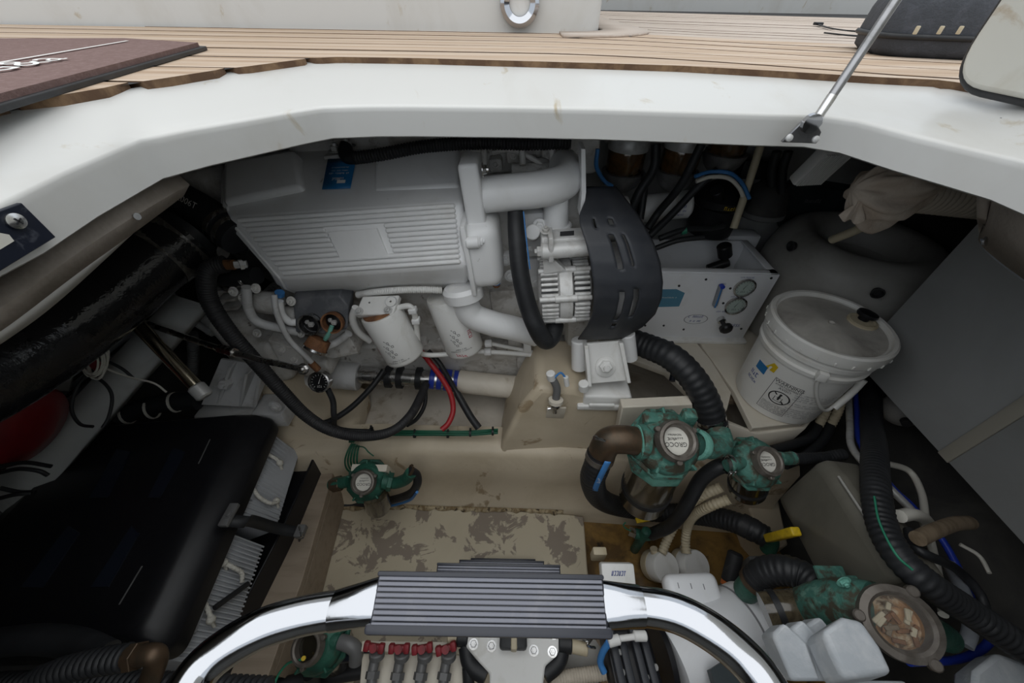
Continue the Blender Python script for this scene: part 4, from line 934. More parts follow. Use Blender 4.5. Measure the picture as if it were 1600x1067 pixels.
obj('handle_ear', MB().box(bp(A0 + .30, .222, .008), (.022, .022, .026), frame((0,0,0), (0,0,1), (math.cos(A0+.3), math.sin(A0+.3), 0)), bev=.003), 'bucket_white', bu)
# ---- grey round tank behind the bucket
tc_ = U(1362, 372, z=.76); tk = thing('round_tank', 'large grey moulded tank with a dished top behind the bucket', 'tank', (tc_.x, tc_.y + .01, ZS)); MT = Matrix.Translation((tc_.x, tc_.y + .01, ZS))
RK = .255
obj('tank_shell', MB().lathe([(RK*.9, 0), (RK, .02), (RK*1.0, .20), (RK*.985, .26), (RK*.93, .315), (RK*.84, .348), (RK*.72, .362), (RK*.60, .360), (RK*.52, .348), (RK*.475, .325), (RK*.46, .28)], MT, 64, cap=False), 'tank_grey', tk, angle=80)
obj('dish', MB().lathe([(RK*.47, .285), (RK*.42, .27), (RK*.3, .262), (.001, .26)], MT, 48, cap=False), 'tank_grey', tk, angle=80)
for u, v in ((1371,457),(1237,384)):
    best = min((abs((U(u, v, d=d) - V((tc_.x, tc_.y + .01, U(u, v, d=d).z))).length - RK), d) for d in [.7 + i * .005 for i in range(140)])[1]
    p = U(u, v, d=best); n = V((p.x - tc_.x, p.y - tc_.y - .01, 0)).normalized(); obj('plug_hole', MB().lathe([(.012, -.008), (.016, .004), (.012, .005), (.010, -.004), (.001, -.004)], frame(p, n), 18), 'ink', tk)
p = U(1300, 362, z=.70); obj('bung', MB().lathe([(.018, -.01), (.02, .012), (.012, .02), (.002, .02)], Matrix.Translation(p), 18), 'ink', tk)
# ---- dark case behind
a = [U(1218,300,y=1.325), U(1250,285,y=1.335), U(1345,300,y=1.335), U(1345,345,y=1.33), U(1215,355,y=1.32)]
m = MB(); m.loft([a, [p + V((.01, .045, .01)) for p in a]]); dcs = obj('dark_case', m, 'dark_case', bevel=.006, label='dark teal equipment case with a dim logo behind the grey tank', cat='case')
m = MB(); f = plane_fn(U(1268,313,y=1.318), (1, 0, .0), (0, 0, 1), .002); marks(m, .07, .012, f, 72); obj('lettering', m, 'ink_grey', dcs)
# ---- lamp with a ribbed diffuser under the deck
lc = U(1282, 258, y=.98); lmp = thing('bulkhead_lamp', 'white box with a ribbed cover hanging under the deck behind the hatch rim', 'lamp', lc - V((0, 0, .05)))
Rl = frame((0, 0, 0), V((.15, -.75, -.35)), V((1, 0, -.1)))
obj('housing', MB().box(lc, (px(52, lc), .10, .03), Rl, bev=.006), 'white_plastic', lmp)
for i in range(12):
    p = lc + Rl.to_3x3() @ V(((i / 11 - .5) * px(44, lc), 0, .017)); obj('diffuser_rib', MB().box(p, (.0035, .092, .006), Rl, bev=.001, seg=1), 'white_plastic', lmp)
# ---- fuel filters on the bulkhead
for i, (u, v) in enumerate(((977,252),(1062,250),(1139,222))):
    c = U(u, v, y=1.16); r = px(30, c); t = thing('fuel_filter', ['fuel separator with dark amber bowl nearest the engine on the bulkhead', 'fuel separator with brighter amber bowl between the hoses', 'fuel separator showing only its grey metal cup above the blue hoses'][i], 'fuel filter', c - V((0, 0, .09)), 'fuel separators on the bulkhead'); M = Matrix.Translation(c)
    obj('bowl', MB().lathe([(r*.9, -.035), (r*.95, -.03), (r*.95, .04), (r*.9, .045)], M, 30), 'fuel', t)
    obj('cup', MB().lathe([(r*.25, -.085), (r*.55, -.08), (r*.9, -.06), (r*1.1, -.035), (r*1.12, -.025), (r*.95, -.024)], M, 30), 'cup_grey', t)
    obj('head', MB().lathe([(r*1.0, .035), (r*1.02, .04), (r*1.02, .055), (r*.9, .07), (r*.5, .075)], M, 30), 'alu', t)
    obj('bracket_plate', MB().box(c + V((0, .05, .06)), (r*2.2, .03, .04), None, bev=.003), 'alu', t)
    obj('drain_tap', MB().cyl(c - V((0, 0, .085)), c - V((0, 0, .091)), .008, 8), 'steel', t)
for pts, r, lb in (([(1025,225,1.10),(1022,262,1.08),(1000,298,1.06),(985,330,1.05)], .013, 'black fuel hose hanging between the two amber fuel separators'),
                   ([(1096,225,1.05),(1064,288,1.05),(1030,330,1.08),(1012,356,1.06)], .011, 'black fuel hose slanting down from behind the second fuel separator'),
                   ([(1122,264,1.10),(1092,290,1.10),(1052,332,1.08),(1015,368,1.05)], .011, 'black fuel hose slanting from the grey metal cup down to the instrument box'),
                   ([(1008,270,1.12),(1006,300,1.10),(1000,342,1.07)], .011, 'short upright black hose in front of the white cartridge'),
                   ([(1030,372,1.05),(1070,358,1.06),(1110,356,1.08),(1130,352,1.1)], .009, 'black hose with green band lying behind the instrument box'),
                   ([(1025,387,1.03),(1060,375,1.03),(1100,370,1.03)], .008, 'second thin black hose lying behind the instrument box')):
    hose('fuel_line', lb, Uy(pts), r, 'rubber')
obj('green_band', MB().cyl(U(1064,361,y=1.06), U(1072,359,y=1.06), .0115, 14), 'green_bright', bpy.data.objects['fuel_line.004'])
for i, (pts, mt, lb) in enumerate((([(934,232,1.0),(932,260,1.0),(944,282,1.03),(956,290,1.05)], 'blue_line', 'thin dark blue line looping beside the first fuel separator'),
               ([(1086,275,1.06),(1110,268,1.07),(1140,270,1.06),(1160,287,1.07),(1171,310,1.06)], 'blue_line', 'thin blue tube arching over the black round pump'),
               ([(1088,283,1.04),(1110,276,1.045),(1138,278,1.04),(1154,292,1.045),(1161,306,1.04)], 'white_wire', 'thin white tube arching over the black round pump'),
               ([(1070,290,1.15),(1060,300,1.14),(1058,318,1.12)], 'white_wire', 'short white wire hanging in front of the white cartridge'))):
    hose('control_line', lb, Uy(pts), .0055 if i < 3 else .003, mt, n=8, cat='line')
a, b = U(1000,326,y=1.16), U(1078,318,y=1.16); cf = obj('cartridge', MB().cyl(a, b, .042, 24, .008), 'white_plastic', label='white horizontal filter cartridge with small print behind the fuel hoses', cat='cartridge')
m = MB(); f = lambda x, y: a.lerp(b, .72) + (b-a).normalized() * x + V((0, -math.cos(y/.043)*.0428, math.sin(y/.043)*.0428))
for i in range(3): marks(m, .045 - .006 * i, .007, lambda x, y: f(x, y + .012 - i*.013), 74 + i)
obj('lettering', m, 'ink_blue', cf)
c = U(1122, 318, y=1.18); pm = thing('round_pump', 'black round pump with yellow lettering behind the instrument box', 'pump', c - V((0, 0, .12)))
obj('pump_body', MB().lathe([(.03, -.10), (.07, -.09), (.075, .0), (.085, .01), (.085, .03), (.06, .05), (.03, .07)], Matrix.Translation(c), 30), 'black_plastic', pm)
m = MB(); f = lambda x, y: V((c.x + math.sin(x/.086)*.0862, c.y - math.cos(x/.086)*.0862, c.z + .02 + y)); marks(m, .045, .011, f, 73); obj('lettering', m, 'yellow', pm)
obj('pump_port', MB().cyl(c + V((-.03, -.05, .03)), c + V((-.06, -.07, .07)), .018, 12, .002), 'black_plastic', pm)
hose('drain_pipe', 'cream upright plastic pipe beside the black round pump', Uy([(1188,228,1.12),(1170,285,1.10),(1146,356,1.06)]), .0105, 'cream_plastic', cat='pipe')
c = U(1196, 311, y=1.215); ac = thing('pressure_dome', 'dirty metal dome accumulator beside the cream pipe', 'accumulator', c - V((0, 0, .08))); obj('dome', MB().lathe([(.04, -.06), (.068, -.05), (.072, -.02), (.056, .03), (.034, .055), (.02, .06)], Matrix.Translation(c), 28), 'hull_dark', ac); obj('dome_band', MB().lathe([(.069, -.045), (.075, -.045), (.075, -.03), (.069, -.03)], Matrix.Translation(c), 28, cap=False), 'grey_pipe', ac)
obj('strap_bracket', MB().box(U(1185,262,y=1.25), (.13, .05, .06), None, bev=.01), 'black_plastic', label='black bracket on the bulkhead above the metal dome', cat='bracket')
for i, (a, b) in enumerate((((1232,236),(1222,300)),((1214,236),(1206,290)))):
    hose('fuel_line', ['black hose hanging beside the ribbed white lamp', 'black hose hanging above the metal dome'][i], [U(*a, y=1.15), U((a[0]+b[0])/2 - 4, 265, y=1.15), U(*b, y=1.15)], .012, 'rubber')
# ---- cloth bundle, duct hose and rope
cb_ = U(1392, 304, y=.83); cl = MB(); n = 72; lps_ = []
stn = [(1462,298,.85,26,.02), (1448,292,.845,30,.05), (1430,294,.84,40,.09), (1410,300,.835,47,.12), (1388,302,.83,48,.13), (1368,300,.825,44,.14), (1352,296,.82,36,.15), (1341,292,.815,22,.12), (1335,290,.815,8,.05)]
P_ = [U(a, b, y=c) for a, b, c, d, e in stn]
PP = catmull(P_, 3)
for i, p in enumerate(PP):
    q = i / 3; a0, a1 = stn[int(min(q, 8))], stn[int(min(q + 1, 8))]; f_ = q - int(q); R0 = px(lerp(a0[3], a1[3], f_), p); am = lerp(a0[4], a1[4], f_)
    lps_.append([p + V((.25 * R0 * am * math.sin(5 * a), math.cos(a) * R0 * .75 * (1 + am * (math.sin(7 * a + .22 * i) + .6 * math.sin(13 * a - .35 * i + 1) + .5 * math.sin(3 * a + .1 * i))),
        math.sin(a) * R0 * (1 + am * (math.sin(7 * a + .22 * i) + .6 * math.sin(13 * a - .35 * i + 1) + .5 * math.sin(3 * a + .1 * i))) - .006)) for a in [2 * math.pi * k / n for k in range(n)]])
cl.loft(lps_)
ct = thing('cloth_bundle', 'crumpled beige cloth tied around the end of the ribbed duct', 'cloth', cb_ - V((0, 0, px(50, cb_)))); obj('cloth', cl, 'cloth', ct, angle=80)
c2_ = U(1342, 320, y=.80); m = MB(); n_ = 28; lps_ = []
for t_, rr0 in ((0, .006), (.35, .010), (.7, .019), (1, .024)):
    cc0 = c2_ + V((-.004, 0, .012)).lerp(V((-.002, -.006, -.028)), t_); lps_.append([cc0 + V((math.cos(a) * rr0 * (1 + .28 * t_ * math.sin(5 * a)), math.sin(a) * rr0 * .7 * (1 + .28 * t_ * math.sin(5 * a + 1)), .006 * t_ * math.sin(5 * a))) for a in [2 * math.pi * i / n_ for i in range(n_)]])
m.loft(lps_)
obj('cloth_knot', m, 'cloth', ct, angle=80)
m = MB(); m.tube([U(1376,262,y=.85), U(1405,266,y=.83), U(1440,276,y=.84)], px(17, cb_), 20, rib=.008, amp=.05, smooth=6); obj('rope_wrap', m, 'rope', ct, angle=60)
m = MB(); m.tube([U(1430,300,y=.85), U(1470,304,y=.86), U(1540,312,y=.87), U(1600,318,y=.88)], px(29, cb_), 24, smooth=5, rib=.016, amp=.06); obj('air_duct', m, 'duct', angle=60, label='ribbed grey-beige air duct running to the side under the deck', cat='duct')
hose('drain_hose', 'pale cream hose reaching from the cloth down into the tank dish', [U(1378,336,y=.86), U(1340,358,y=.90), U(1300,374,y=.95)], .011, 'cream_plastic')
# ---- felt liner on the right under the rim
a = [U(1534,326,y=.56), U(1536,372,y=.56), U(1570,405,y=.52), U(1640,455,y=.46)]; b = [U(1534,300,y=.565), U(1560,300,y=.56), U(1600,325,y=.5), U(1660,350,y=.45)]
m = MB(); m.grid([catmull(b, 4), catmull(a, 4)]); ln = obj('liner_panel', m, 'liner', solid=.012, label='beige felt liner hanging from the hatch rim beside the grey boards', cat='liner')
obj('edge_strip', MB().tube([p - V((.002, .006, 0)) for p in catmull([U(1534,370,y=.56), U(1540,385,y=.555), U(1572,412,y=.52), U(1650,468,y=.46)], 4)], .004, 8), 'grey_plastic', ln)
obj('eyelet', MB().lathe([(.006, 0), (.011, .001), (.011, .005), (.005, .006), (.002, .002)], frame(U(1548,373,y=.55), (-.2, -1, .2)), 16), 'steel', ln)
# ---- big corrugated hose to the large strainer
h = hose('suction_hose', 'thick corrugated black hose curving from the shelf to the large strainer', Uy([(975,528,.80),(1010,540,.76),(1050,558,.70),(1082,590,.65),(1104,628,.61),(1114,662,.58)]), .035, 'rubber', rib=.018, amp=.035, n=20)
clamp(h, U(1110,652,y=.588), U(1114,662,y=.58) - U(1108,640,y=.595), .036, .012); clamp(h, U(1114,664,y=.578), U(1114,662,y=.58) - U(1108,640,y=.595), .036, .010)
hose('drain_hose', 'thin dark blue hose dropping behind the corrugated suction hose', Uy([(1048,535,.86),(1056,560,.80),(1050,595,.74)]), .009, 'blue_dark')
# ---- bronze sea strainers
def strainer(name, label, c, r, top_n, cyl_end, cyl_r, cyl_mat, grn, port_off=(0, 0, 0), text='GROCO', plate='paper', cyl_start=None, band=True):
    t = thing(name, label, 'strainer', cyl_end, 'bronze water strainers'); M = frame(c, top_n)
    hd_ = obj('casting', MB().lathe([(r*.5, -r*.75), (r*.92, -r*.62), (r*1.0, -r*.5), (r*1.0, -r*.12), (r*.92, .02*r), (r*.72, r*.16), (r*.62, r*.24), (r*.60, r*.34), (r*.4, r*.34)], M, 30), grn, t, angle=45)
    pf = [M @ V((math.cos(a) * r * 1.2, math.sin(a) * r * 1.2, -r * .42)) for a in [2 * math.pi * (k + .5) / 8 for k in range(8)]]
    obj('flange', MB().prism(pf, V(top_n) * (-r * .16)), grn, hd_, bevel=r * .05)
    for k in range(5):
        a = 2 * math.pi * k / 5 + .4; d = M.to_3x3() @ V((math.cos(a), math.sin(a), 0)); obj('rib_web', MB().box(c + d * r * .98 - M.to_3x3() @ V((0, 0, r*.2)), (r*.22, r*.10, r*.5), frame((0,0,0), top_n, d), bev=r*.04), grn, hd_)
    pc_ = M @ V((0, 0, r*.32)); Mp = frame(pc_, top_n)
    obj('port_ring', MB().lathe([(r*.41, -.002), (r*.44, r*.26), (r*.50, r*.30), (r*.58, r*.28), (r*.64, r*.02)], Mp, 32, cap=False), 'bronze_grey', t)
    pt = obj('port_plate', MB().lathe([(r*.42, .0), (r*.42, r*.03), (.0005, r*.03)], Mp, 28), plate, t)
    for k in range(3):
        a = 2 * math.pi * k / 3 + .5; d = Mp.to_3x3() @ V((math.cos(a), math.sin(a), 0)); obj('thumb_screw', MB().cyl(pc_ + d * r*.64, pc_ + d * r*.64 + V(top_n) * r*.2, r*.09, 10, r*.02), 'bronze_grey', t)
    if text:
        ex_ = (RIGHT - V(top_n) * RIGHT.dot(V(top_n))).normalized(); f = plane_fn(pc_ + V(top_n).normalized() * r * .035, -ex_, V(top_n).cross(-ex_), .0006); m = MB()
        text_on(m, text, r*.19, lambda x, y: f(x, y + r*.1)); marks(m, r*.5, r*.08, lambda x, y: f(x, y - r*.06), 80); marks(m, r*.42, r*.06, lambda x, y: f(x, y - r*.18), 81); obj('lettering', m, 'ink', pt)
    s = cyl_start or (c - V(top_n).normalized() * r*.5); ax_ = cyl_end - s; h_ = ax_.length; Mc = frame(s, ax_)
    obj('sight_bowl', MB().lathe([(cyl_r, 0), (cyl_r, h_ - .008), (cyl_r*.93, h_), (cyl_r*.2, h_)], Mc, 32), cyl_mat, t)
    sk = [[Mc @ V((math.cos(q) * cyl_r * rr, math.sin(q) * cyl_r * rr, zz)) for q in [2 * math.pi * (k + .5) / 8 for k in range(8)]] for rr, zz in ((1.02, -.012), (1.16, .004), (1.18, h_ * .26), (1.08, h_ * .30))]
    if band: obj('skirt', MB().loft(sk), 'verdigris_pale' if grn == 'verdigris' and cyl_mat == 'sight_amber' else grn, hd_, bevel=.002)
    if band: obj('bowl_band', MB().lathe([(cyl_r, h_*.72), (cyl_r*1.04, h_*.72), (cyl_r*1.04, h_*.78), (cyl_r, h_*.78)], Mc, 32, cap=False), 'rubber', t)
    return t, hd_, M
def elbow(par, pts, r, mt, name='elbow', collar=None):
    o = obj(name, MB().tube(pts, r, 18, smooth=7), mt, par, angle=60)
    if collar:
        d = V(pts[1]) - V(pts[0]); obj('collar', MB().lathe([(r, -.006), (r*1.25, -.004), (r*1.3, .004), (r*1.2, .012), (r, .014)], frame(pts[0], d), 20, cap=False), collar, par)
    return o
tn = V((.05, -.45, .9)).normalized()
c = U(1047, 690, y=0.458); ce = U(1003, 779, y=0.463)
s1, h1_, M_ = strainer('water_strainer', 'large verdigris bronze strainer with amber sight bowl on the engine bed', c, px(50, c), tn, ce, px(44, c), 'sight_amber', 'verdigris', text='GROCO')
q = [U(1000,700,y=0.443), U(1070,745,y=0.433), U(1108,715,y=0.448), U(1060,735,y=0.428)]
m = MB(); m.prism([U(980,712,y=0.438), U(1000,728,y=0.430), U(1030,742,y=0.428), U(1062,745,y=0.430), U(1066,752,y=0.428), U(1020,752,y=0.423), U(990,738,y=0.428)], (0, .02, .002)); obj('base_flange', m, 'verdigris', s1, bevel=.002)
obj('back_bracket', MB().box(U(1018, 660, y=0.503), (.05, .03, .05), None, bev=.006), 'verdigris', s1); obj('back_bracket', MB().box(U(1075,652,y=0.508), (.03, .03, .04), None, bev=.006), 'verdigris', s1)
elbow(s1, [U(1003,690,y=0.458), U(975,686,y=0.458), U(953,688,y=0.458), U(943,700,y=0.453), U(938,716,y=0.448)], px(22, c), 'bronze', collar='verdigris')
obj('white_seal', MB().lathe([(px(23, c), 0), (px(27, c), .001), (px(27, c), .003), (px(23, c), .004)], frame(U(998,690,y=0.458), (-1, 0, 0)), 22, cap=False), 'verdigris_pale', s1)
elbow(s1, [U(1090,694,y=0.468), U(1112,698,y=0.473), U(1126,692,y=0.488), U(1122,674,y=0.518)], px(19, c), 'verdigris', collar='verdigris_pale')
m = MB(); m.tube([U(945,688,y=0.433), U(928,683,y=0.428)], .003, 8); m.cyl(U(932,684,y=0.428), U(928,683,y=0.428), .005, 8); obj('bleed_screw', m, 'steel', s1)
# hose from the large strainer to the seacock
h = hose('suction_hose', 'thick ribbed black hose with blue stripe running from the large strainer to a yellow seacock', Uy([(940,706,.45),(932,728,.44),(926,750,.44),(936,776,.47),(965,790,.51),(1020,799,.52),(1080,803,.50),(1130,810,.46),(1170,824,.42),(1196,838,.395)]), .030, 'rubber', rib=.012, amp=.03, n=18)
clamp(h, U(937,713,y=.447), U(932,728,y=.44) - U(940,706,y=.45), .031, .014, 'bronze_grey')
m = MB(); pts = Uy([(950,720,.414),(940,740,.406),(932,758,.406),(930,766,.410)]); m.grid([[p + V((-.007, 0, 0)) for p in catmull(pts, 5)], [p + V((.006, -.002, 0)) for p in catmull(pts, 5)]]); bs = obj('blue_stripe', m, 'blue_line', h, solid=.001)
m = MB(); f = plane_fn(pts[1].lerp(pts[2], .3) + V((0, -.001, .002)), (pts[0] - pts[2]), (-1, 0, 0), .001); marks(m, .045, .008, f, 82, 6); obj('lettering', m, 'ink_white', bs)
for q, w_ in ((U(1164,821,y=.427), .02), (U(1176,827,y=.415), .014)): clamp(h, q, U(1196,838,y=.395) - U(1150,815,y=.442), .031, w_, 'rubber_dusty', False)
sc_ = thing('seacock_valve', 'bronze seacock with long yellow handle pointing to the grey tank', 'valve', U(1205,848,y=.36))
obj('valve_body', MB().tube([U(1190,835,y=.398), U(1204,843,y=.392), U(1200,858,y=.38)], .021, 16, smooth=5), 'verdigris_dark', sc_, angle=60)
p, q = U(1202,840,y=.37), U(1242,830,d=.875); d_ = (q - p).normalized(); obj('yellow_handle', MB().box((p + q) / 2, ((q-p).length * 1.1, .020, .022), frame((0,0,0), d_.cross(V((0,1,0))), d_), bev=.004, seg=3), 'yellow', sc_)
# small strainer with its hoses
c = U(1188, 722, y=.46); ce = U(1166, 766, y=.455)
s2, h2_, M_ = strainer('water_strainer', 'small verdigris strainer with dark bowl beside the grey olive tank', c, px(37, c), V((.1, -.4, .9)).normalized(), ce, px(29, c), 'sight_dark', 'verdigris', text='GROCO')
elbow(s2, [U(1158,722,y=.46), U(1144,725,y=.45), U(1136,728,y=.445)], px(10, c), 'verdigris'); elbow(s2, [U(1218,715,y=.47), U(1232,716,y=.475), U(1240,714,y=.478)], px(10, c), 'verdigris')
obj('back_bracket', MB().box(U(1168,697,y=.50), (.05, .02, .02), None, bev=.004), 'verdigris_dark', s2)
h = hose('drain_hose', 'slim black hose from the small strainer curving down to the yellow-tipped seacock', Uz([(1146,724,.468),(1120,730,.45),(1096,748,.40),(1080,775,.33),(1064,802,.25),(1045,822,.16),(1018,834,.065)]), .0185, 'rubber', n=16)
clamp(h, U(1136,726,y=.45), V((1, 0, .1)), .0195, .008); clamp(h, U(1143,724,y=.454), V((1, 0, .1)), .0195, .006)
h = hose('drain_hose', 'black hose leaving the small strainer towards the side over the olive tank', Uy([(1230,716,.475),(1255,716,.48),(1290,714,.488),(1306,711,.492),(1318,709,.495)]), .0135, 'rubber', rib=.008, amp=.03, n=14)
clamp(h, U(1232,716,y=.475), V((1, 0, 0)), .0145, .007); clamp(h, U(1240,716,y=.477), V((1, 0, 0)), .0145, .006)
sc2 = thing('seacock_valve', 'small green seacock with a short yellow tip above the brown bilge well', 'valve', U(1000,842,z=-.07))
obj('valve_body', MB().tube([U(1022,833,z=.07), U(1008,836,z=.05), U(992,833,z=.05)], .0165, 14, smooth=4).cyl(U(1005,838,z=.05) - V((0, 0, .12)), U(1004,838,z=.05) + V((0, 0, .05)), .014, 12, .002), 'verdigris_dark', sc2, angle=50)
obj('yellow_handle', MB().box(U(1004,811,z=.115), (.044, .016, .009), frame((0,0,0), (0, 0, 1), (1, .2, .25)), bev=.002), 'yellow', sc2); obj('hex_nut', MB().cyl(U(983,829,z=.05), U(993,833,z=.05), .015, 6), 'steel', sc2)
hose('earth_wire', 'green bonding wire hanging from the large strainer to the small seacock', [U(977,816,z=.13), U(974,820,z=.11), U(978,825,z=.08), U(986,829,z=.06)], .0022, 'green_bright', n=6, cat='wire')
# ---- brown well: cream hoses, pump caps, switch box
hose('bilge_hose', 'cream corrugated hose dropping from under the small strainer into the first pump cap', Uz([(1128,760,.33),(1100,772,.29),(1074,790,.21),(1057,815,.09),(1043,842,.05),(1034,864,.035)]), .013, 'cream_plastic', rib=.010, amp=.09)
hose('bilge_hose', 'cream corrugated hose dropping straight into the second pump cap', Uz([(1140,779,.31),(1110,790,.27),(1086,803,.19),(1075,820,.10),(1071,845,.05),(1073,864,.035)]), .013, 'cream_plastic', rib=.010, amp=.09)
for u, v, l in ((1042,886,'round white bilge pump with a torn cap in the brown well'), (1090,884,'round white bilge pump with a smooth cap beside the black pipe')):
    p = U(u, v, z=.012); t = thing('bilge_pump', l, 'pump', p - V((0, 0, .08)), 'bilge pumps in the well'); r = px(23, p); n_ = V((.25, -.35, .9)).normalized()
    obj('pump_cap', MB().lathe([(r*.9, -.05), (r, -.045), (r, -.004), (r*.94, 0), (.001, .0)], frame(p, n_), 28), 'white_plastic', t); obj('pump_base', MB().lathe([(r*1.0, -.075), (r*1.04, -.055), (r*1.02, -.045), (r*.9, -.045)], frame(p, n_), 28), 'cream_plastic', t)
    obj('outlet', MB().tube([p + V((-.02, .03, -.02)), p + V((-.03, .05, .01))], .012, 12), 'cream_plastic', t)
p = U(964, 897, y=.27); t = thing('float_switch', 'small white float switch with blue lettering in the brown well', 'switch', p - V((0, 0, .03))); R_ = frame((0,0,0), V((0, -.35, .9)), (1, 0, 0)); b_ = obj('switch_case', MB().box(p, (px(52, p), .05, .03), R_, bev=.006), 'white_plastic', t)
f = plane_fn(p + R_.to_3x3() @ V((0, .004, .015)), R_.to_3x3() @ V((-1, 0, 0)), R_.to_3x3() @ V((0, -1, 0)), .001); m = MB(); marks(m, .034, .010, lambda x, y: f(x + y * .3, y), 83, 6); obj('lettering', m, 'ink_blue', b_)
m = MB(); m.box(U(935,865,y=.33), (.035, .02, .05), None, bev=.004); obj('tape_scrap', m, 'cream_plastic', label='curled cream scrap on the brown bilge bottom beside the floor panel', cat='scrap')
# ---- upright black pipe with orange band
a, b = U(1150,862,z=.10), U(1131,940,z=.02); t = thing('standpipe', 'upright grey pipe with black sleeve and orange band by the bilge well', 'pipe', b); d_ = (b - a)
obj('black_sleeve', MB().cyl(a, a + d_ * .62, .021, 18, .006), 'rubber_dusty', t); obj('orange_band', MB().cyl(a + d_ * .60, a + d_ * .68, .0200, 18), 'orange', t); obj('grey_pipe', MB().cyl(a + d_ * .66, b + d_ * .3, .019, 18), 'grey_pipe', t)
# stepped side of the well
q = [U(1165,780,z=.06), U(1215,772,z=.06), U(1232,850,z=.06), U(1215,862,z=.06), U(1185,830,z=.06)]
obj('well_side', MB().prism(q, (0, 0, -.2)), 'bilge_paint', bed, bevel=.006)
m = MB(); q = [U(1170,868,z=.10), U(1235,866,z=.10), U(1250,890,z=.10), U(1178,895,z=.10)]; m.prism(q, (0, 0, -.08)); gp = obj('grey_bracket', m, 'grey_pipe', label='dark grey metal bracket with paper tag beside the olive tank', cat='bracket', bevel=.002)
m = MB(); q = [U(1215,880,z=.104), U(1240,874,z=.104), U(1248,888,z=.104), U(1228,890,z=.104)]; m.prism(q, (0, 0, .001)); obj('paper_tag', m, 'paper', gp)
# ---- olive water-lift tank
xt = .70; ta = [U(1299,720,x=xt), U(1436,950,x=xt)]; zt_ = (ta[0].z + ta[1].z) / 2; y1_ = ta[0].y; y0_ = .20
m = MB(); cs = lambda y: [V((xt + .05, y, zt_ - .27)), V((xt + .0, y, zt_ - .20)), V((xt - .004, y, zt_ - .02)), V((xt + .012, y, zt_)), V((xt + .09, y, zt_ - .015)), V((xt + .12, y, zt_ - .05)), V((xt + .13, y, zt_ - .27))]
m.loft([cs(y0_), cs(y1_ - .03), [p + V((.02, .03, -.03)) for p in cs(y1_)]]); tko = obj('waterlift_tank', m, 'tank_olive', bevel=.012, seg=3, label='olive grey slab-sided tank below the hose loom', cat='tank')
obj('seam_weld', MB().tube([V((xt + .002, y1_ - .03, zt_ + .001)), V((xt + .002, y0_, zt_ + .001))], .0025, 8), 'tank_grey', tko)
# ---- hose loom over the tank
h = hose('hose_loom', 'thick black corrugated loom running down over the olive tank', Uz([(1363,592,.38),(1362,650,.43),(1366,700,.53),(1368,760,.573),(1378,820,.574),(1405,870,.580),(1450,912,.570),(1510,952,.53),(1600,1012,.50),(1680,1060,.48)]), .0235, 'rubber', rib=.011, amp=.05, n=18)
h2 = hose('earth_wire', 'green wire lying along the black loom over the olive tank', Uz([(1366,775,.598),(1374,815,.599),(1399,864,.604),(1426,890,.600)]), .002, 'green_bright', n=6, cat='wire')
for pts, r, mt, lb in (([(1335,600,.37),(1339,640,.385),(1343,690,.40),(1390,756,.42),(1425,790,.41),(1470,840,.40),(1505,900,.39),(1545,960,.38),(1546,1002,.36),(1500,1029,.345),(1420,1034,.38)], .007, 'blue_rubber', 'bright blue hose looping behind the black loom'),
    ([(1326,612,.38),(1328,660,.41),(1333,702,.43),(1380,752,.46),(1418,790,.455),(1430,804,.45)], .0085, 'alu', 'grey braided hose running beside the bright blue hose'),
    ([(1378,722,.46),(1420,735,.43),(1440,770,.43),(1447,815,.44),(1462,880,.44),(1470,930,.45),(1474,960,.46)], .0075, 'white_wire', 'off-white hose bowing out beside the grey boards'),
    ([(1482,880,.42),(1503,920,.43),(1514,955,.44),(1516,985,.435),(1508,1008,.425)], .0115, 'grey_plastic', 'grey braided hose curling round to the rusty strainer'),
    ([(1406,806,.562),(1426,803,.55),(1446,812,.52),(1453,832,.50)], .012, 'white_wire', 'short off-white hose bend beside the brown grip'),
    ([(1420,828,.552),(1426,850,.556),(1450,867,.558),(1494,888,.47),(1530,926,.44),(1543,965,.43)], .0085, 'rubber', 'thin black hose under the brown grip'),
    ([(1500,850,.40),(1530,868,.40),(1546,895,.40)], .004, 'white_wire', 'thin frayed white line by the foot of the grey boards')):
    hose('loose_hose', lb, Uz(pts), r, mt, n=12)
hose('wood_grip', 'brown hose stub resting across the loose hoses', Uz([(1434,841,.585),(1458,830,.575),(1490,818,.545),(1515,816,.52)]), .013, 'wood_dirty', cat='grip')
hose('earth_wire', 'green wire trailing below the rusty glass strainer', Uy([(1395,1030,.18),(1430,1040,.17),(1475,1050,.17),(1500,1055,.17)]), .003, 'green_bright', n=6, cat='wire')
# pair of cream corrugated ends feeding black hoses under the bucket
for i, (u, lb) in enumerate(((1279,'cream corrugated hose end clipped to a black hose below the bucket'), (1298,'second cream corrugated hose end beside its twin below the bucket'))):
    hose('hose_end', lb, Uz([(u + 18, 617, .43),(u + 11, 642, .385),(u, 664, .34)]), .0125, 'cream_plastic', rib=.010, amp=.08)
    hose('drain_hose', ['black hose continuing from the cream end towards the small strainer', 'black hose continuing from the second cream end under the shelf front'][i], Uz([(u, 663, .34),(u - 12, 682 + i*6, .33),(u - 40, 694 + i*18, .325),(u - 72, 702 + i*24, .32)]), .0135, 'rubber', n=14)
c = U(1408, 640, y=.70); t = thing('plastic_jar', 'dirty grey plastic jar standing in the dark behind the loom', 'jar', c - V((0, 0, .07))); obj('jar_body', MB().sphere(c, .05, 20, 12, sq=(1, 1, .95)), 'tank_grey', t, angle=80); obj('jar_cap', MB().cyl(c + V((-.03, -.045, .01)), c + V((-.04, -.062, .014)), .012, 14, .002), 'ink', t)
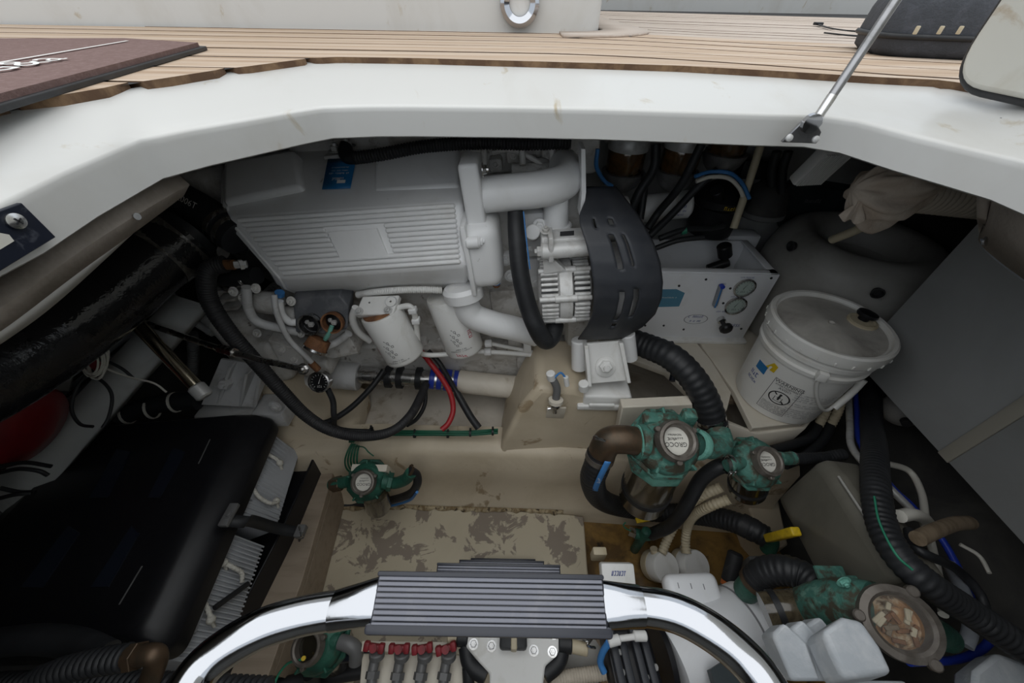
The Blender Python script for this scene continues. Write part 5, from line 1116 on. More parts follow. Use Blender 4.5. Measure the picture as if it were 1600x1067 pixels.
# ---- rusty glass strainer in the corner
c = U(1405, 972, y=.135); tn = V((-.30, -.25, .92)).normalized(); r = px(47, c)
t = thing('water_strainer', 'verdigris strainer with rusty debris under its clear round lid', 'strainer', U(1390,1060,y=.10), 'bronze water strainers'); M = frame(c, tn)
obj('casting', MB().lathe([(r*.7, -.11), (r*.95, -.09), (r*1.0, -.03), (r*.98, -.006)], M, 34, cap=False), 'verdigris_dark', t, angle=50)
obj('lid_ring', MB().lathe([(r*.74, -.012), (r*.78, .006), (r*.88, .010), (r*1.08, .006), (r*1.1, -.006), (r*.98, -.01)], M, 40, cap=False), 'bronze_grey', t)
obj('inner_cup', MB().lathe([(r*.78, .0), (r*.74, -.022), (r*.5, -.026), (.001, -.026)], M, 30, cap=False), 'debris_bed', t)
rr_ = random.Random(3)
for k in range(16):
    a = rr_.uniform(0, 6.28); q = r * .58 * rr_.random() ** .5; p = M @ V((math.cos(a) * q, math.sin(a) * q, -.020 + rr_.uniform(0, .008))); d = V((rr_.uniform(-1, 1), rr_.uniform(-1, 1), rr_.uniform(-.3, .3))).normalized()
    obj('debris', MB().box(p, (rr_.uniform(.012, .024), .007, .005), frame((0,0,0), tn, d), bev=.001, seg=1), ['rust', 'copper', 'wood_dirty', 'cream_plastic'][k % 4 if k % 7 else 3], t)
obj('clear_lid', MB().lathe([(r*.8, .003), (r*.8, .007), (.001, .008)], M, 30), 'glass', t)
for k in range(3):
    a = 2*math.pi*k/3 + .9; p = M @ V((math.cos(a)*r*1.12, math.sin(a)*r*1.12, -.004)); obj('lid_lug', MB().cyl(p, p + tn * .014, .009, 12, .002), 'bronze_grey', t)
m = MB(); m.tube([U(1370,955,y=.155), U(1330,945,y=.17), U(1290,945,y=.18), U(1262,950,y=.185)], lambda q: lerp(px(44, c), px(36, c), q), 26, smooth=5); obj('side_chamber', m, 'verdigris', t, angle=60)
m = MB(); m.box(U(1301,904,y=.222), (.056, .045, .008), frame((0,0,0), (0, -.2, 1)), bev=.002); m.box(U(1318,918,y=.215), (.05, .035, .05), None, bev=.006); obj('bracket_lug', m, 'verdigris', t); obj('bolt', MB().hexbolt(U(1318,908,y=.195), (0, -1, .4), .008, .006), 'verdigris_pale', t)
m = MB(); m.tube([U(1265,950,y=.185), U(1230,952,z=.40), U(1195,956,z=.385)], px(34, c), 28, smooth=3); obj('sight_bowl', m, 'sight_amber', t, angle=60); obj('bowl_band', MB().lathe([(px(35, c), -.006), (px(36.5, c), -.006), (px(36.5, c), .006), (px(35, c), .006)], frame(U(1214,954,z=.393), U(1195,956,z=.385) - U(1230,952,z=.40)), 28, cap=False), 'rubber', t)
elbow(t, [U(1445,985,y=.14), U(1464,987,y=.145), U(1478,996,y=.14)], px(23, c), 'verdigris_dark')
h = hose('suction_hose', 'short fat corrugated black hose bending into the rusty glass strainer', Uz([(1178,910,.295),(1194,894,.335),(1224,890,.37),(1256,900,.39),(1280,918,.405)]), .031, 'rubber', rib=.012, amp=.035, n=20)
clamp(h, U(1180,908,z=.30), U(1194,894,z=.335) - U(1178,910,z=.295), .032, .012, 'bronze'); elbow(h, [U(1179,909,z=.298), U(1172,916,z=.275), U(1166,922,z=.245)], .028, 'verdigris_dark', name='tail_piece')
# ================================================================ LEFT SIDE
# wooden battery shelf
ZW = .16
wq = [U(*p, z=ZW) for p in [(535,688),(500,694),(300,700),(60,900),(60,1150),(370,1150),(420,1052),(472,905)]]
ws = thing('battery_shelf', 'tan wooden shelf board under the battery box', 'shelf', sum(wq, V()) / 8 - V((0, 0, .12)))
obj('board', MB().prism(wq, (0, 0, -.03)), 'shelf_wood', ws, bevel=.002)
obj('riser', MB().prism([p - V((0, 0, .03)) for p in (wq[2], wq[0], wq[7], wq[6])], (0, 0, -.125)), 'shelf_wood', ws)
# tray
ZTt = .24
def rnd(poly, r, n=5):
    out = []; N = len(poly)
    for i in range(N):
        a, b, c = poly[i - 1], poly[i], poly[(i + 1) % N]; p = b + (a - b).normalized() * r; q = b + (c - b).normalized() * r
        for k in range(n + 1):
            t = k / n; out.append(p.lerp(b, t).lerp(b.lerp(q, t), t))
    return out
tr0 = [U(*p, z=ZTt) for p in [(445,684),(502,690),(440,830),(372,960),(300,1110),(150,1110),(300,800)]]
bat = thing('battery_tray', 'black rounded battery tray on the tan wooden shelf', 'tray', sum(tr0, V()) / 7 - V((0, 0, .08)))
tr = rnd(tr0, .035); cen = sum(tr, V()) / len(tr); m = MB()
m.loft([[p - V((0, 0, .08)) for p in tr], tr, [cen + (p - cen) * .93 for p in tr], [cen + (p - cen) * .93 - V((0, 0, .06)) for p in tr]]); obj('tray_wall', m, 'black_plastic', bat, bevel=.003)
# batteries: grey ribbed end walls seen below the lid
def battery(q, label, nrib):
    a, b, c, d = q            # top-left, top-right(back), bottom... quad in order, facing the bilge
    n = (b - a).cross(d - a).normalized(); n = n if n.x > 0 else -n
    t = thing('battery', label, 'battery', (c + d) / 2, 'grey batteries in the box'); obj('case', MB().prism([p - n * .002 for p in q], -n * .20 + V((0, 0, 0))), 'battery_grey', t, bevel=.004)
    for i in range(nrib):
        s = (i + .5) / nrib; p, r = a.lerp(b, s), d.lerp(c, s); obj('case_rib', MB().box((p + r) / 2, ((r - p).length * .97, (b - a).length / nrib * .45, .003), frame((0,0,0), n, (r - p)), bev=.0008, seg=1), 'battery_grey', t)
    return t, n, q
q1 = [U(366,806,z=.37), U(412,668,z=.37), U(470,706,z=.25), U(432,828,z=.25)]
q2 = [U(262,1030,z=.37), U(352,826,z=.37), U(412,852,z=.25), U(352,1040,z=.25)]
b1_, n1_, _ = battery(q1, 'grey ribbed battery end next to the gearbox side of the tray', 20); b2_, n2_, _ = battery(q2, 'grey ribbed battery end beyond the black strap, near the ladder rail', 26)
def onq(q, s, t, l): return q[0].lerp(q[1], s).lerp(q[3].lerp(q[2], s), t) + l
def ropehandle(par, q, n, pts, r=.0048):
    P = [onq(q, s, t, n * l) for s, t, l in pts]; obj('rope_handle', MB().tube(P, r, 8, smooth=6, rib=.008, amp=.10), 'rope', par, angle=60)
    k = P[-1]; m = MB(); m.sphere(k, r * 1.9, 10, 7); m.tube([k, k + V((.0, -.008, -.022))], r * .8, 6); obj('rope_knot', m, 'rope', par, angle=60)
ropehandle(b1_, q1, n1_, [(.30, .15, .006), (.22, .30, .015), (.20, .55, .018), (.26, .75, .012), (.27, .72, .01)])
ropehandle(b1_, q1, n1_, [(.72, .25, .006), (.70, .40, .013), (.68, .52, .013)])
ropehandle(b2_, q2, n2_, [(.62, .72, .008), (.68, .60, .014), (.70, .35, .014), (.72, .20, .008)]); ropehandle(b2_, q2, n2_, [(.40, .15, .006), (.33, .26, .014), (.28, .35, .014)])
obj('handle_sleeve', MB().tube([onq(q2, .36, .30, n2_ * .02), onq(q2, .60, .78, n2_ * .02)], .006, 8), 'rubber', b2_)
for t_, q, n in ((b1_, q1, n1_), (b2_, q2, n2_)):
    m = MB(); a, b = onq(q, .18, .16, n * .004), onq(q, .82, .12, n * .004); m.box((a + b) / 2, ((b - a).length, .016, .010), frame((0,0,0), n, b - a), bev=.002); obj('grip_bar', m, 'battery_grey', t_)
# lid
ZL = .45
l0 = [U(*p, z=ZL) for p in [(381,646),(218,992),(-120,1010),(-60,880),(142,668)]]; l1 = [U(*p, z=ZL - .045) for p in [(432,652),(268,1026),(-130,1040),(-70,890),(128,672)]]
L0, L1 = rnd(l0, .03), rnd(l1, .03)
cenl = sum(l0, V()) / 5
bl = thing('battery_box_lid', 'large black moulded battery box lid with slanted recesses', 'lid', cenl - V((0, 0, .07)))
mid_ = [a.lerp(b, .30) + V((0, 0, -.002)) for a, b in zip(L0, L1)]; low_ = [a.lerp(b, .62) for a, b in zip(L0, L1)]; low_ = [V((p.x, p.y, ZL - .018)) for p in low_]
m = MB(); c_ = sum(L0, V()) / len(L0)
m.loft([[p - V((0, 0, .035)) for p in L1], L1, [p.lerp(q, .85) + V((0, 0, .002)) for p, q in zip(low_, L1)], low_, [p.lerp(q, .2) for p, q in zip(L0, low_)], [c_ + (p - c_) * .985 + V((0, 0, .003)) for p in L0]])
lo_ = obj('lid_shell', m, 'black_plastic', bl, bevel=.003)
for q in ([(184,702),(205,706),(168,777),(140,777)], [(272,700),(290,706),(250,777),(231,777)], [(108,822),(125,832),(67,917),(33,917)], [(207,822),(218,833),(170,916),(142,917)]):
    pts = [U(*p, z=ZL + .004) for p in q]; mm_ = MB(); mm_.loft([[p - V((0, 0, .004)) for p in pts], [pts[0] + V((0, 0, .004)), pts[1] + V((0, 0, .004)), pts[2] + V((0, 0, .001)), pts[3] + V((0, 0, .001))]]); obj('slanted_vent', mm_, 'vent_blue', lo_)
for q in ([(328,686),(310,724)], [(222,884),(186,944)]):
    obj('raised_mark', MB().tube([U(*p, z=ZL + .004) for p in q], .0014, 6), 'grey_pipe', lo_)
# strap over the lid edge
sp_ = [U(352,812,z=ZL-.01), U(384,815,z=ZL-.036), U(392,813,z=.39), U(430,824,z=.30), U(468,832,z=.245), U(472,838,z=.20)]
mm_ = MB(); P = catmull(sp_, 5); mm_.grid([[p + V((.003, .013, 0)) for p in P], [p + V((-.003, -.013, 0)) for p in P]]); st_ = obj('lid_strap', mm_, 'rubber', solid=.004, label='black webbing strap holding the battery lid to the tray', cat='strap')
obj('strap_clip', MB().box(U(470,830,z=.255), (.022, .032, .02), None, bev=.003), 'grey_pipe', st_); obj('clip_pin', MB().cyl(U(468,822,z=.262), U(472,838,z=.262), .004, 8), 'steel', st_); obj('catch_plate', MB().box(U(358,804,z=ZL-.004), (.02, .05, .012), None, bev=.003).hexbolt(U(357,803,z=ZL+.002), (0, 0, 1), .006, .004), 'grey_pipe', st_)
# ---- red cylinder with strap
a, b = U(-90, 640, d=.74), U(52, 668, d=.78); t = thing('fire_extinguisher', 'dark red cylinder held by a metal strap against the hull side', 'extinguisher', (a + b) / 2 - V((0, 0, .1))); M = frame(b, b - a); r = px(64, b)
obj('cylinder_body', MB().lathe([(r, -.16), (r, -.02), (r*.97, -.006), (r*.9, .002), (r*.5, .008), (.001, .01)], M, 40), 'red_paint', t, angle=50)
obj('strap', MB().lathe([(r*1.005, -.10), (r*1.03, -.10), (r*1.03, -.075), (r*1.005, -.075)], M, 40, cap=False), 'grey_pipe', t)
# ---- pale stringer board on the hull
lft = [U(*p) for p in ()]
A = [U(276,462,d=.98), U(200,540,d=.94), U(120,625,d=.90), U(30,715,d=.86), U(-80,830,d=.80)]; B = [U(326,478,d=.99), U(248,565,d=.95), U(170,655,d=.92), U(80,760,d=.88), U(-20,880,d=.84)]
m = MB(); m.grid([A, B]); obj('trim_4', m, 'hull_white', solid=.03, kind=S, label='pale painted stringer board running down the hull side', cat='board')
for i, (u, v) in enumerate(((108,597),(232,462),(180,530),(60,635))):
    p = U(u, v, d=1.0); R_ = frame((0,0,0), V((.55, -.5, .6)), V((-.4, -.6, -.2)))
    for k in range(4):
        obj('louver_slat', MB().box(p + R_.to_3x3() @ V((0, (k - 1.5) * .022, 0)), (.09, .014, .006), R_, bev=.002, seg=1), 'grey_plastic', bpy.data.objects['wall_left'])
p = U(60, 590, d=.95); obj('white_card', MB().box(p, (.12, .06, .01), frame((0,0,0), V((.5, -.5, .6)), V((1, .1, -.2))), bev=.002), 'hull_white', label='pale plate on the hull side above the red cylinder', cat='plate')
# ---- felt liner and blue-white trim on the left, big wrapped exhaust hose
XL = -.455
top = Us([(-60,470),(0,436),(105,362),(180,318),(275,272)], x=XL)
bot = [U(-60,545,x=XL+.01), U(0,505,x=XL+.01), U(110,422,x=XL), U(215,348,x=XL-.01), U(280,300,x=XL-.02)]
top = [p + V((-.004, .0, .0)) for p in top]
m = MB(); m.grid([catmull(top, 5), [p + V((.012, 0, 0)) for p in catmull([a.lerp(b, .45) for a, b in zip(top, bot)], 5)], catmull(bot, 5)]); ln = obj('liner_panel', m, 'liner', solid=.012, angle=70, label='beige felt liner hanging from the hatch rim above the wrapped exhaust hose', cat='liner')
tb = [U(-60,562,x=XL-.01), U(0,528,x=XL-.01), U(90,462,x=XL-.02), U(170,388,x=XL-.03), U(218,342,x=XL-.03)]
m = MB(); m.grid([catmull(bot[:4], 5), [p for p in catmull([tb[0], tb[1], tb[2], U(216,348,x=XL-.03)], 5)]]); obj('edge_trim', m, 'skin_white', ln, solid=.008)
obj('eyelet', MB().lathe([(.002, 0), (.004, .001), (.004, .003), (.002, .003)], frame(U(212,338,x=XL+.012), (1, -.2, .2)), 14), 'steel', ln)
ex_pts = [U(285,372,d=.86), U(235,408,d=.82), U(170,462,d=.77), U(90,520,d=.71), U(0,575,d=.64), U(-90,620,d=.58)]
t = thing('exhaust_hose', 'large black plastic-wrapped exhaust hose slanting down under the liner', 'hose', ex_pts[3] - V((0, 0, .1)))
m = MB(); m.tube(ex_pts, .072, 40, smooth=8); obj('wrapped_tube', m, 'black_gloss', t, angle=80)
m = MB(); m.tube([U(284,372,d=.86), U(262,388,d=.845), U(240,404,d=.825)], .0745, 36, smooth=4); obj('tape_band', m, 'wrap_clear', t, angle=80)
m = MB(); m.tube([U(296,362,d=.87), U(284,372,d=.86)], .060, 30); obj('hose_end', m, 'rubber', t)
h = hose('exhaust_elbow_hose', 'black numbered rubber hose clamped to the end of the ribbed cover', [U(262,302,y=.88), U(300,322,y=.86), U(340,346,y=.83), U(374,372,y=.80)], .042, 'rubber', n=28, smooth=4)
d_ = U(374,372,y=.80) - U(340,346,y=.83)
for u, v, y in ((349,353,.822),(362,363,.812)): clamp(h, U(u, v, y=y), d_, .0425, .012)
a_, b_ = U(285,306,y=.868), U(345,338,y=.83); e1 = (b_ - a_).normalized(); e2 = e1.cross(V((0, -.8, .6))).normalized(); nn_ = e1.cross(e2); nn_ = nn_ if nn_.y < 0 else -nn_
m = MB(); cx_ = a_.lerp(b_, .5); e3 = nn_.cross(e1); text_on(m, 'J2006T', .020, lambda x, y: cx_ + e1 * x + e3 * (math.sin(y/.043)*.043 + 0) + nn_ * (math.cos(y/.043)*.0434 - .004)); obj('lettering', m, 'ink_white', h)
h = hose('coolant_hose', 'short black coolant hose clamped below the ribbed cover end', [U(330,436,y=.80), U(360,434,y=.775), U(402,430,y=.765)], .0205, 'rubber', n=20, smooth=4); clamp(h, U(385,432,y=.775), V((1, 0, .1)), .021, .010); clamp(h, U(340,436,y=.792), V((1, 0, .1)), .021, .009)
obj('clamp_screw', MB().cyl(U(342,444,y=.775), U(356,452,y=.765), .007, 6), 'steel', h)
m = MB(); m.box(U(318,290,y=1.0), (.14, .10, .10), None, bev=.03, seg=3); m.sphere(U(310,282,y=1.02), .07); m.tube([U(300,375,y=.88), U(325,385,y=.86), U(352,395,y=.85)], .016, 12, smooth=4); m.cyl(U(306,385,y=.86), U(308,405,y=.85), .010, 10, .002); obj('exhaust_riser', m, 'engine_block', eng)
m = MB(); m.cyl(U(360,385,y=.83), U(380,390,y=.82), .014, 12); m.hexbolt(U(362,382,y=.82), (-1, -.5, 0), .010, .010); obj('tap_fitting', m, 'rubber', eng)
m = MB(); m.cyl(U(305,390,y=.86), U(350,394,y=.86), .028, 16); obj('rear_bracket', m, 'hull_dark', eng)
# ---- steel post and shift rod
a, b = U(200,490,d=.88), U(316,614,d=.92); m = MB(); t = thing('steel_post', 'shiny steel support post slanting down beside the gearbox mount', 'post', b); obj('post_tube', MB().cyl(a, b, px(10, a), 20), 'brass_steel', t); obj('post_foot', MB().cyl(b - (b-a).normalized()*.025, b + (b-a).normalized()*.012, px(12.5, a), 18, .004), 'alu', t)
P = [U(215,500,d=.93), U(330,540,d=.90), U(400,560,d=.87), U(480,577,d=.85)]; t = thing('shift_rod', 'steel shift rod with turnbuckle nuts reaching to the gearbox', 'rod', P[-1])
obj('rod', MB().tube(P, .0075, 12, smooth=3), 'steel', t)
for s in (.33, .40, .50):
    p = P[1].lerp(P[2], s * 1.2 - .2); obj('turnbuckle_nut', MB().cyl(p, p + (P[2]-P[1]).normalized() * .018, .012, 6, .001), 'steel', t)
obj('rod_end', MB().hexbolt(U(474,576,d=.845), (0, -.7, .6), .009, .010), 'steel', t)
m = MB(); m.tube([U(300,500,y=.80), U(318,512,y=.79), U(338,520,y=.78)], .009, 10, smooth=4); m.cyl(U(325,515,y=.785), U(334,519,y=.78), .013, 6); h = obj('gear_sender', m, 'alu', label='small pale fitting on the gearbox with a white wire', cat='fitting'); obj('wire', MB().tube([U(300,500,y=.80), U(280,497,y=.80), U(270,506,y=.79)], .0022, 6, smooth=5), 'white_wire', h)
hose('wiring_conduit', 'dark corrugated conduit standing between the steel post and gearbox mount', [U(300,520,y=.80), U(302,555,y=.78), U(300,585,y=.76)], .0135, 'grey_pipe', rib=.008, amp=.10)
h = hose('wiring_loom', 'thick black loom with pale ties bending behind the battery lid', [U(186,652,d=1.03), U(215,640,d=1.04), U(260,628,d=1.04), U(310,625,d=1.05)], .026, 'rubber', n=16)
for u, v in ((196,640),(234,632),(270,622)):
    obj('pale_tie', MB().lathe([(.0265, -.003), (.029, -.003), (.029, .003), (.0265, .003)], frame(U(u + 4, v + 6, d=1.037), (1, .3, .1)), 18, cap=False), 'white_wire', h)
# loose wires
for pts, r, mt, lb in (([(100,552,.86),(125,548,.86),(150,545,.86),(160,550,.86)], .005, 'orange', 'orange wire emerging from under the wrapped hose'),
    ([(136,582,.86),(118,610,.84),(112,640,.83),(125,662,.83),(145,666,.83)], .0035, 'rubber', 'thin black wire drooping over the pale stringer'),
    ([(140,582,.86),(165,600,.86),(175,620,.86),(170,650,.85),(160,668,.84)], .0035, 'rubber', 'thin black wire curling down to the battery lid'),
    ([(165,575,.86),(200,588,.87),(240,598,.88),(260,612,.9)], .0024, 'white_wire', 'thin white wire running across to the black loom'),
    ([(160,560,.86),(190,575,.87),(208,590,.88)], .0035, 'rubber', 'short black wire lying across the pale stringer'),
    ([(0,728,.72),(40,722,.73),(80,728,.74)], .004, 'rubber', 'black wire running out below the red cylinder'),
    ([(0,738,.72),(30,732,.72),(60,735,.73),(75,742,.74)], .004, 'rubber', 'second black wire running out below the red cylinder'),
    ([(0,762,.70),(30,768,.71),(55,768,.72)], .004, 'rubber', 'black wire resting on the hull side above the lid corner'),
    ([(0,778,.70),(25,772,.70),(50,770,.71)], .004, 'rubber', 'lower black wire crossing towards the lid corner')):
    hose('loose_wire', lb, Us(pts), r, mt, n=7, cat='wire')
rr_ = random.Random(9)
wc = thing('wire_coil', 'small coil of thin white wire hanging at the stringer edge', 'coil', U(155,590,d=.85))
for k in range(6):
    c = U(155 + rr_.uniform(-3, 3), 562 + rr_.uniform(-5, 8), d=.855); R1, R2 = px(16, c) * rr_.uniform(.8, 1.15), px(24, c) * rr_.uniform(.8, 1.1); tl = rr_.uniform(-.3, .3)
    obj('loop', MB().tube([c + RIGHT * (math.cos(a) * R1 * math.cos(tl) - math.sin(a) * R2 * math.sin(tl)) + UP * (math.cos(a) * R1 * math.sin(tl) + math.sin(a) * R2 * math.cos(tl)) - fwd * (.006 * k % .02) for a in [2 * math.pi * i / 18 for i in range(19)]], .0022, 6), 'white_wire', wc, angle=60)
obj('red_connector', MB().box(U(150,570,d=.86), (.02, .014, .035), None, bev=.003), 'red_handle', wc)
# ---- small dark strainer on the ledge
tn = V((.05, -.5, .87)).normalized(); c = U(572, 752, y=.50); ce = U(592, 792, y=.475)
s3, hh, M_ = strainer('water_strainer', 'small dark green strainer with cloudy bowl on the bed below the green wires', c, px(30, c), tn, ce, px(20, c), 'sight_amber', 'verdigris_dark', text='GROCO', cyl_start=U(586, 768, y=.485), band=False)
elbow(s3, [U(545,752,y=.50), U(530,754,y=.50), U(518,757,y=.50)], px(9, c), 'verdigris_dark'); obj('tail_nut', MB().cyl(U(534,754,y=.50), U(520,757,y=.50), px(11.5, c), 6, .001), 'bronze', s3)
elbow(s3, [U(600,752,y=.50), U(618,754,y=.50), U(634,748,y=.50), U(642,738,y=.505)], px(9, c), 'verdigris_dark', collar='verdigris_dark'); obj('nut_collar', MB().cyl(U(606,752,y=.50), U(613,753,y=.50), px(14, c), 6, .001), 'verdigris_dark', s3)
obj('back_block', MB().box(U(584,735,y=.545), (px(56, c), .02, px(48, c)), frame((0,0,0), V((0, -.3, 1))), bev=.002), 'shelf_white', s3)
h = hose('drain_hose', 'black hose with blue stripe looping behind the small dark strainer', Uy([(640,734,.51),(651,742,.51),(651,758,.50),(638,772,.52),(604,782,.545),(560,787,.55),(534,789,.545)]), .0125, 'rubber', n=14); clamp(h, U(641,735,y=.508), V((.5, 0, -.5)), .013, .008, 'bronze')
hose('blue_tube', 'thin blue tube following the hose behind the small dark strainer', [p + V((.002, -.014, -.012)) for p in Uy([(651,758,.50),(638,772,.52),(604,782,.545),(560,787,.55),(528,789,.545)])], .0045, 'blue_line', n=8, cat='tube')
# ---- hoses in the near left corner
hose('corrugated_hose', 'black corrugated hose along the near edge of the battery box', [U(-60,1072,d=.61), U(60,1068,d=.60), U(150,1066,d=.59), U(250,1070,d=.58), U(420,1078,d=.57)], .016, 'rubber', rib=.010, amp=.12)
h = hose('corrugated_hose', 'black corrugated hose ending in a bronze elbow at the battery lid corner', [U(60,1062,d=.52), U(100,1046,d=.52), U(150,1034,d=.52), U(200,1026,d=.52)], .0165, 'rubber', rib=.009, amp=.08)
o = obj('bronze_elbow', MB().tube([U(185,1028,d=.52), U(215,1024,d=.52), U(240,1022,d=.52), U(244,1034,d=.525), U(235,1062,d=.53)], .0135, 14, smooth=5), 'bronze', h, angle=60); obj('elbow_nut', MB().cyl(U(205,1026,d=.52), U(218,1024,d=.52), .018, 6, .001), 'bronze', o)
hose('smooth_hose', 'thick smooth black hose resting on the near end of the battery lid', [U(-60,1015,d=.60), U(0,1003,d=.60), U(60,998,d=.60), U(120,1005,d=.60), U(165,1024,d=.59)], .021, 'rubber', n=18)
# ================================================================ NEAR STRIP BELOW THE LADDER
# valve manifold
mf = thing('valve_manifold', 'row of four small valves with red handles on a white board', 'manifold', U(640, 1067, z=.10))
ZM = .26
q = [U(566,1020,z=ZM-.03), U(735,1022,z=ZM-.03), U(738,1090,z=ZM-.03), U(560,1090,z=ZM-.03)]
obj('mounting_board', MB().prism(q, (0, 0, -.02)), 'shelf_white', mf, bevel=.002)
obj('back_board', MB().prism([U(566,1018,z=ZM-.02), U(714,1020,z=ZM-.02), U(714,1004,z=ZM-.02), U(568,1002,z=ZM-.02)], (0, 0, .008)), 'shelf_white', mf)
for i, (u, v) in enumerate(((585,1010),(624,1012),(660,1012),(697,1012))):
    p = U(u, v, z=ZM + .02); vb = obj('valve_body', MB().tube([U(u + 3, v + 8, z=ZM + .005), U(u - 3, v + 40, z=ZM - .005), U(u - 6, v + 80, z=ZM - .01)], .0105, 12).cyl(U(u + 4, v + 16, z=ZM), U(u + 4, v + 6, z=ZM + .012), .016, 16, .002), 'grey_pipe', mf)
    hd_ = MB(); R_ = frame((0,0,0), V((0, -.5, .9)), V((1, .15 * (i - 1), .05))); hd_.box(p, (.042, .012, .012), R_, bev=.003); hd_.box(p + R_.to_3x3() @ V((.016, 0, .001)), (.012, .018, .014), R_, bev=.003); hd_.box(p + R_.to_3x3() @ V((-.016, 0, .001)), (.012, .018, .014), R_, bev=.003); hd_.cyl(p - V((0, 0, .012)), p + V((0, -.004, .008)), .008, 12)
    obj('red_handle', hd_, 'red_handle', vb)
    obj('hex_collar', MB().cyl(U(u - 2, v + 38, z=ZM - .004), U(u - 4, v + 50, z=ZM - .006), .0145, 6), 'grey_pipe', vb)
hose('drain_hose', 'short dark hose rising between the valve row and the bolted plate', [U(733,1090,z=.22), U(732,1062,z=.24), U(731,1042,z=.25)], .0125, 'rubber', n=14)
# bolted plate with hoses either side
bp_ = thing('diaphragm_pump', 'white bolted pump plate with hoses on both sides under the ladder', 'pump', U(795, 1067, z=.08))
ZP = .27; q = [(728,990),(760,990),(790,985),(868,985),(880,1000),(870,1024),(852,1040),(846,1095),(764,1095),(765,1052),(745,1030),(728,1010)]
obj('pump_plate', MB().prism([U(a, b, z=ZP) for a, b in q], (0, 0, -.02)), 'white_plastic', bp_, bevel=.004)
for u, v in ((740,1006),(768,1009),(834,1016),(863,1018),(865,990)): obj('bolt', MB().hexbolt(U(u, v, z=ZP), (0, 0, 1), .007, .006), 'steel', bp_)
obj('hose_block', MB().box(U(802,1001,z=ZP + .012), (px(42, U(802,1000,z=ZP)), .03, .03), None, bev=.006), 'rubber', bp_); obj('hose_band', MB().box(U(803,1001,z=ZP + .014), (px(10, U(802,1000,z=ZP)), .034, .032), None, bev=.004), 'cream_plastic', bp_)
for pts, r in (([(728,1010),(735,1038),(760,1056)], .017), ([(880,1005),(872,1034),(850,1054)], .017)):
    obj('pump_ring', MB().tube([U(a, b, z=ZP - .02) for a, b in pts], r, 12, smooth=6), 'rubber', bp_, angle=60)
for a, b, mt in (((700,996),(722,996),'cream_plastic'), ((715,994),(732,996),'rubber'), ((872,1004),(893,1006),'rubber'), ((888,1008),(918,1014),'cream_plastic')):
    obj('port', MB().cyl(U(*a, z=ZP - .01), U(*b, z=ZP - .01), .018 if mt == 'rubber' else .013, 16, .002), mt, bp_)
obj('wire_clip', MB().tube([U(905,994,z=ZP), U(915,1000,z=ZP + .01), U(925,996,z=ZP), U(918,1008,z=ZP + .01), U(930,1012,z=ZP)], .003, 6, smooth=5), 'steel', bp_)
m = MB(); m.lathe([(.05, 0), (.055, .03), (.05, .05), (.03, .055)], frame(U(905,1034,z=.135), (0, 0, 1)), 26); obj('filter_bowl', m, 'tank_grey', bp_)
hose('braided_hose', 'braided grey-tan hose lying below the white pump plate', [U(860,1062,z=.22), U(900,1056,z=.22), U(945,1050,z=.22)], .014, 'duct', rib=.006, amp=.05)
# black pump head
pk = thing('pressure_pump', 'black ribbed pump head with white elbow and blue tube beside the white motor', 'pump', U(985,1067,z=.06)); zk = .24
obj('head_block', MB().box(U(985,1040,z=zk), (.10, .12, .07), frame((0,0,0), (0, 0, 1), (1, .1, 0)), bev=.008), 'black_plastic', pk)
for i in range(4): obj('rib', MB().box(U(963 + i*18, 1030 + (i % 2)*14, z=zk + .04), (.016, .11, .02), frame((0,0,0), (0, 0, 1), (1, .1, 0)), bev=.004), 'guard_black', pk)
obj('end_plate', MB().lathe([(.05, 0), (.085, .0), (.085, .012), (.05, .014)], frame(U(1027,1030,z=.18), (1, .1, 0)), 32), 'black_plastic', pk)
for u, v in ((968,1018),(1010,1018),(970,1050),(1022,1042),(1008,1058)): obj('screw', MB().cyl(U(u, v, z=zk + .04), U(u + 4, v, z=zk + .045), .006, 8), 'alu', pk)
for a, b in (((950,1003),(968,998)), ((962,998),(1000,993)), ((990,993),(1010,993))):
    obj('white_elbow', MB().cyl(U(*a, z=zk + .07), U(*b, z=zk + .07), .010 if a[0] != 962 else .006, 14, .002), 'white_plastic', pk)
obj('blue_tube', MB().tube([U(951,1004,z=zk + .07), U(942,1018,z=zk + .05), U(938,1034,z=zk + .03), U(944,1050,z=zk + .02)], .007, 10, smooth=6), 'blue_line', pk, angle=60)
# white motor with flat cap
mo = thing('pump_motor', 'white cylindrical pump motor partly under the ladder rail', 'motor', U(1110,1067,z=.02))
a, b = U(1040,1030,z=.16), U(1178,965,z=.14); ax_ = (b - a); ax_.z = 0; M = frame(a, ax_); L_ = ax_.length
obj('motor_body', MB().lathe([(.06, 0), (.083, .004), (.085, L_*.78), (.083, L_*.80), (.085, L_*.82), (.085, L_*.92), (.077, L_*1.0), (.06, L_*1.03), (.01, L_*1.04)], M, 44), 'box_white', mo, angle=50)
obj('band', MB().lathe([(.0855, L_*.785), (.087, L_*.785), (.087, L_*.80), (.0855, L_*.80)], M, 44, cap=False), 'ink_grey', mo)
p = U(1080, 922, z=.20); m = MB(); R_ = frame((0,0,0), (0, -.15, 1), (1, .05, 0)); m.box(p, (px(84, p), .075, .05), R_, bev=.02, seg=4); cp = obj('motor_cap', m, 'box_white', mo)
for i in range(3): obj('cap_slot', MB().box(U(1060 + i*20, 914 + i, z=.2265), (.002, .012, .001), R_, bev=.0002, seg=1), 'ink_grey', cp)
obj('motor_base', MB().box(U(1086,1056,z=.055), (.15, .08, .02), R_, bev=.004), 'zinc', mo)
